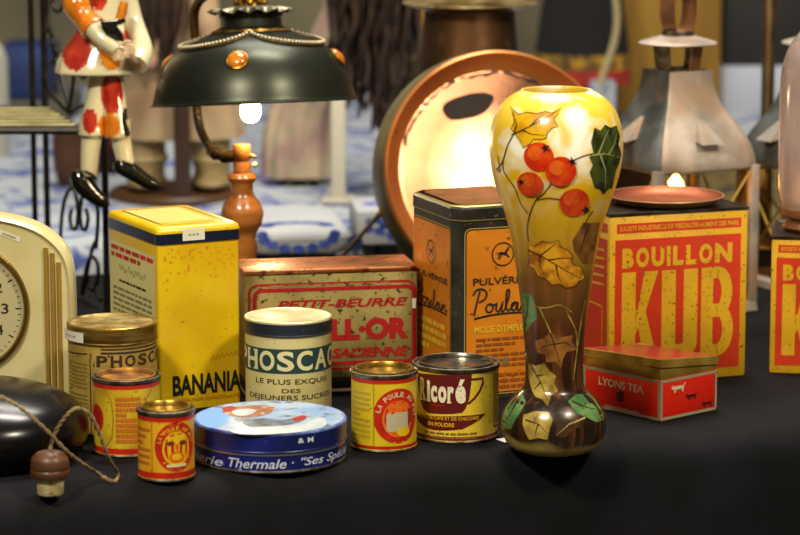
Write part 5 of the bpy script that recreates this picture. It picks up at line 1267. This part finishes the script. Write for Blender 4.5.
bxx = thing('pale_box', 'pale blue grey box under the hanging cable, behind the vase', 'box', ((601-400)*ss, 5.70, 0))
mb = MB(); PBX = mat('pale_blue_grey', '8f98a4', .6); m_ = MB(PBX); m_.box((-12*ss, -.03, 0), (12*ss, .03, zat(5.7, 81)), PBX); m_.build('body', bxx, bevel=.004)
m_ = MB(); CBL = mat('cable_cream', '9c8f68', .5); pts_ = smoothpath([pt(x, y, 5.64) for x, y in ((600,86),(603,74),(609,58),(615,38),(617,15),(613,-15),(605,-60),(600,-110))], 6)
m_.tube(pts_, 3.4*ss, 10, CBL); o = m_.build('hanging_cable'); tag(o, 'thick cream cable hanging in front of the black skirt', 'cable')
# ochre board, dark cabinet, white box, blue crate, left column
def slab(name, label, cat, x0, x1, ytop, Y, d, m, y0z=0.0, grp=None, rz=0):
    ss = S(Y, .3); zt = zat(Y, ytop); m_ = MB(m); w_ = (x1-x0)*ss
    m_.box((-w_/2, 0, y0z), (w_/2, d, zt), m); o = m_.build(name, bevel=.004); o.location = ((x0+x1)/2*ss-400*ss, Y, 0); o.rotation_euler = (0, 0, rz); tag(o, label, cat); return o
OCB = mat('ochre_board', '8f6a1c', .6, col2='7d5a16', scale=4, stretch=(6, 6, .6))
o = slab('ochre_panel', 'tall ochre yellow wooden panel standing behind the first lantern', 'panel', 618, 722, -120, 6.25, .05, OCB)
DKC = mat('dark_cabinet', '1d1916', .6)
wb = S(6.35, 0); z1 = zat(6.35, 89); z2 = zat(6.35, 64)
m_ = MB(); WBX = mat('white_box', 'aab0bd', .7); m_.box((-45*wb, 0, 0), (45*wb, .2, z2), WBX); o = m_.build('white_carton', bevel=.004); o.location = ((762-400)*wb, 6.3, 0); tag(o, 'white carton on the rear table under the dark case, far right', 'carton')
m_ = MB(); m_.box((-42*wb, 0, 0), (42*wb, .18, .26), DKC); o = m_.build('dark_case', bevel=.004); o.location = ((762-400)*wb, 6.31, z2+.0005); tag(o, 'dark brown case stacked on the white carton, far right', 'case')
bs_ = S(6.1, 0); m_ = MB(); BLC = mat('blue_crate', '132a5e', .6, col2='0e1f48', scale=10); m_.box((-27*bs_, 0, zat(6.1, 100)), (24*bs_, .2, zat(6.1, 48)), BLC); 
o = m_.build('blue_crate', bevel=.005); o.location = ((26-400)*bs_, 6.1, 0); tag(o, 'dark blue plastic crate at the far left behind the rack shelf', 'crate')
m_ = MB(); GCR = mat('grey_crate', '4a463c', .7); m_.box((-75*bs_, 0, 0), (45*bs_, .25, zat(6.1, 100)-.0005), GCR); o = m_.build('grey_chest', bevel=.005); o.location = ((26-400)*bs_, 6.08, 0); tag(o, 'grey chest carrying the blue crate, far left', 'chest')
m_ = MB(); cs = S(5.6, 0); m_.lathe([(0, 0), (16*cs, 0), (16*cs, zat(5.6, 60)), (12*cs, zat(5.6, 48)), (5*cs, zat(5.6, 40)), (0, zat(5.6, 39))], 32, mat('bottle_grey', 'a5a396', .4)); o = m_.build('grey_vase', angle=50); o.location = ((-6-400)*cs, 5.6, 0); tag(o, 'pale grey vase cut by the left edge, behind the rack posts', 'vase')
YSP = mat('yellow_patterned', 'a87c14', .8, col2='3d2a10', scale=24, lo=.5, hi=.56); ys = S(6.2, .3); m_ = MB(YSP); m_.lathe([(0, 0), (22*ys, 0), (26*ys, .1), (22*ys, .3), (12*ys, zat(6.2, 12)), (0, zat(6.2, 8))], 32, YSP); o = m_.build('patterned_jar', angle=60); o.location = ((424-400)*ys, 6.2, 0); tag(o, 'dark and yellow patterned jar left of the tall copper pot, far back', 'jar')
# ================================================================== the hall
def plane(name, vs, m, kind='structure'):
    m_ = MB(m); m_.faces([Vector(v) for v in vs], [(0, 1, 2, 3)], m); o = m_.build(name, smooth=False); o['kind'] = kind; return o
FLR = mat('hall_floor', '4a443a', .6, col2='3d382f', scale=2); WAL = mat('hall_wall', '8a8268', .9, col2='5d584a', scale=1.1, lo=.4, hi=.6); CEI = mat('hall_ceiling', '6f6a5d', .9)
plane('floor', [(-6, -4, -.745), (6, -4, -.745), (6, 9, -.745), (-6, 9, -.745)], FLR)
plane('wall_back', [(-6, 8.2, -.745), (6, 8.2, -.745), (6, 8.2, 3.4), (-6, 8.2, 3.4)], WAL)
plane('wall_left', [(-5, -4, -.745), (-5, 9, -.745), (-5, 9, 3.4), (-5, -4, 3.4)], WAL)
plane('wall_right', [(5, 9, -.745), (5, -4, -.745), (5, -4, 3.4), (5, 9, 3.4)], WAL)
# ------------------------------------------------------------------ light
def area(name, loc, target, size, power, col, sy=None):
    l = bpy.data.lights.new(name, 'AREA'); l.energy = power; l.color = col; l.size = size
    if sy: l.shape = 'RECTANGLE'; l.size_y = sy
    o = bpy.data.objects.new(name, l); C.objects.link(o); o.location = loc
    o.rotation_euler = (Vector(target)-Vector(loc)).to_track_quat('-Z', 'Y').to_euler(); return o
def point(name, loc, power, col, r):
    l = bpy.data.lights.new(name, 'POINT'); l.energy = power; l.color = col; l.shadow_soft_size = r
    o = bpy.data.objects.new(name, l); C.objects.link(o); o.location = loc; return o
WARM = (1.0, .90, .71)
area('ceiling_lamp_front', (-1.1, .9, 2.7), (0, 3.4, .1), .6, 92, WARM, .3)
area('ceiling_lamp_right', (1.6, 1.6, 2.5), (.35, 3.7, .1), .5, 60, WARM, .3)
area('ceiling_lamp_table', (.15, 4.0, 2.5), (.1, 3.6, 0), .9, 42, (1.0, .93, .84), .3)
area('ceiling_lamp_back', (0, 5.2, 2.9), (0, 5.6, 0), 1.6, 48, (1.0, .95, .86), .6)
spot_dir = nrm
point('table_bulb', lamp.location + bc + Vector((0, 0, -.02)), 1.1, (1.0, .78, .45), .02)
point('lantern_flame', fl1, 6.0, (1.0, .66, .32), .01)
point('lantern_flame', fl2_, 3.0, (1.0, .66, .32), .01)
# unseen spot, added and aimed to give the basin its bright reflection
vin = (BC - Vector((0, 0, H))).normalized(); nn = nrm; rf = vin - 2*vin.dot(nn)*nn
sp_l = BC + rf*3.2 + Vector((.28, 0, -.08))
l = bpy.data.lights.new('basin_glare_spot', 'SPOT'); l.energy = 120; l.color = (1.0, .86, .64); l.spot_size = math.radians(9); l.spot_blend = .8; l.shadow_soft_size = .12
o = bpy.data.objects.new('basin_glare_spot', l); C.objects.link(o); o.location = sp_l; o.rotation_euler = (BC-sp_l).to_track_quat('-Z', 'Y').to_euler(); print('spot at', sp_l)
w_ = bpy.data.worlds.new('hall'); bpy.context.scene.world = w_; w_.use_nodes = True
w_.node_tree.nodes['Background'].inputs[0].default_value = (1.0, .9, .74, 1); w_.node_tree.nodes['Background'].inputs[1].default_value = .12
# ------------------------------------------------------------------ camera
cam = bpy.data.cameras.new('camera'); co = bpy.data.objects.new('camera', cam); C.objects.link(co)
cam.sensor_width = 36; cam.lens = 36*F/800; co.location = (0, 0, H); co.rotation_euler = (PI/2 - P, 0, 0)
cam.clip_start = .05; cam.clip_end = 60
cam.dof.use_dof = True; cam.dof.focus_distance = 3.38; cam.dof.aperture_fstop = 6.0
sc = bpy.context.scene; sc.camera = co
sc.view_settings.view_transform = 'Standard'; sc.view_settings.look = 'None'; sc.view_settings.gamma = 1.0
sc.view_settings.use_curve_mapping = False; sc.view_settings.exposure = 0.3
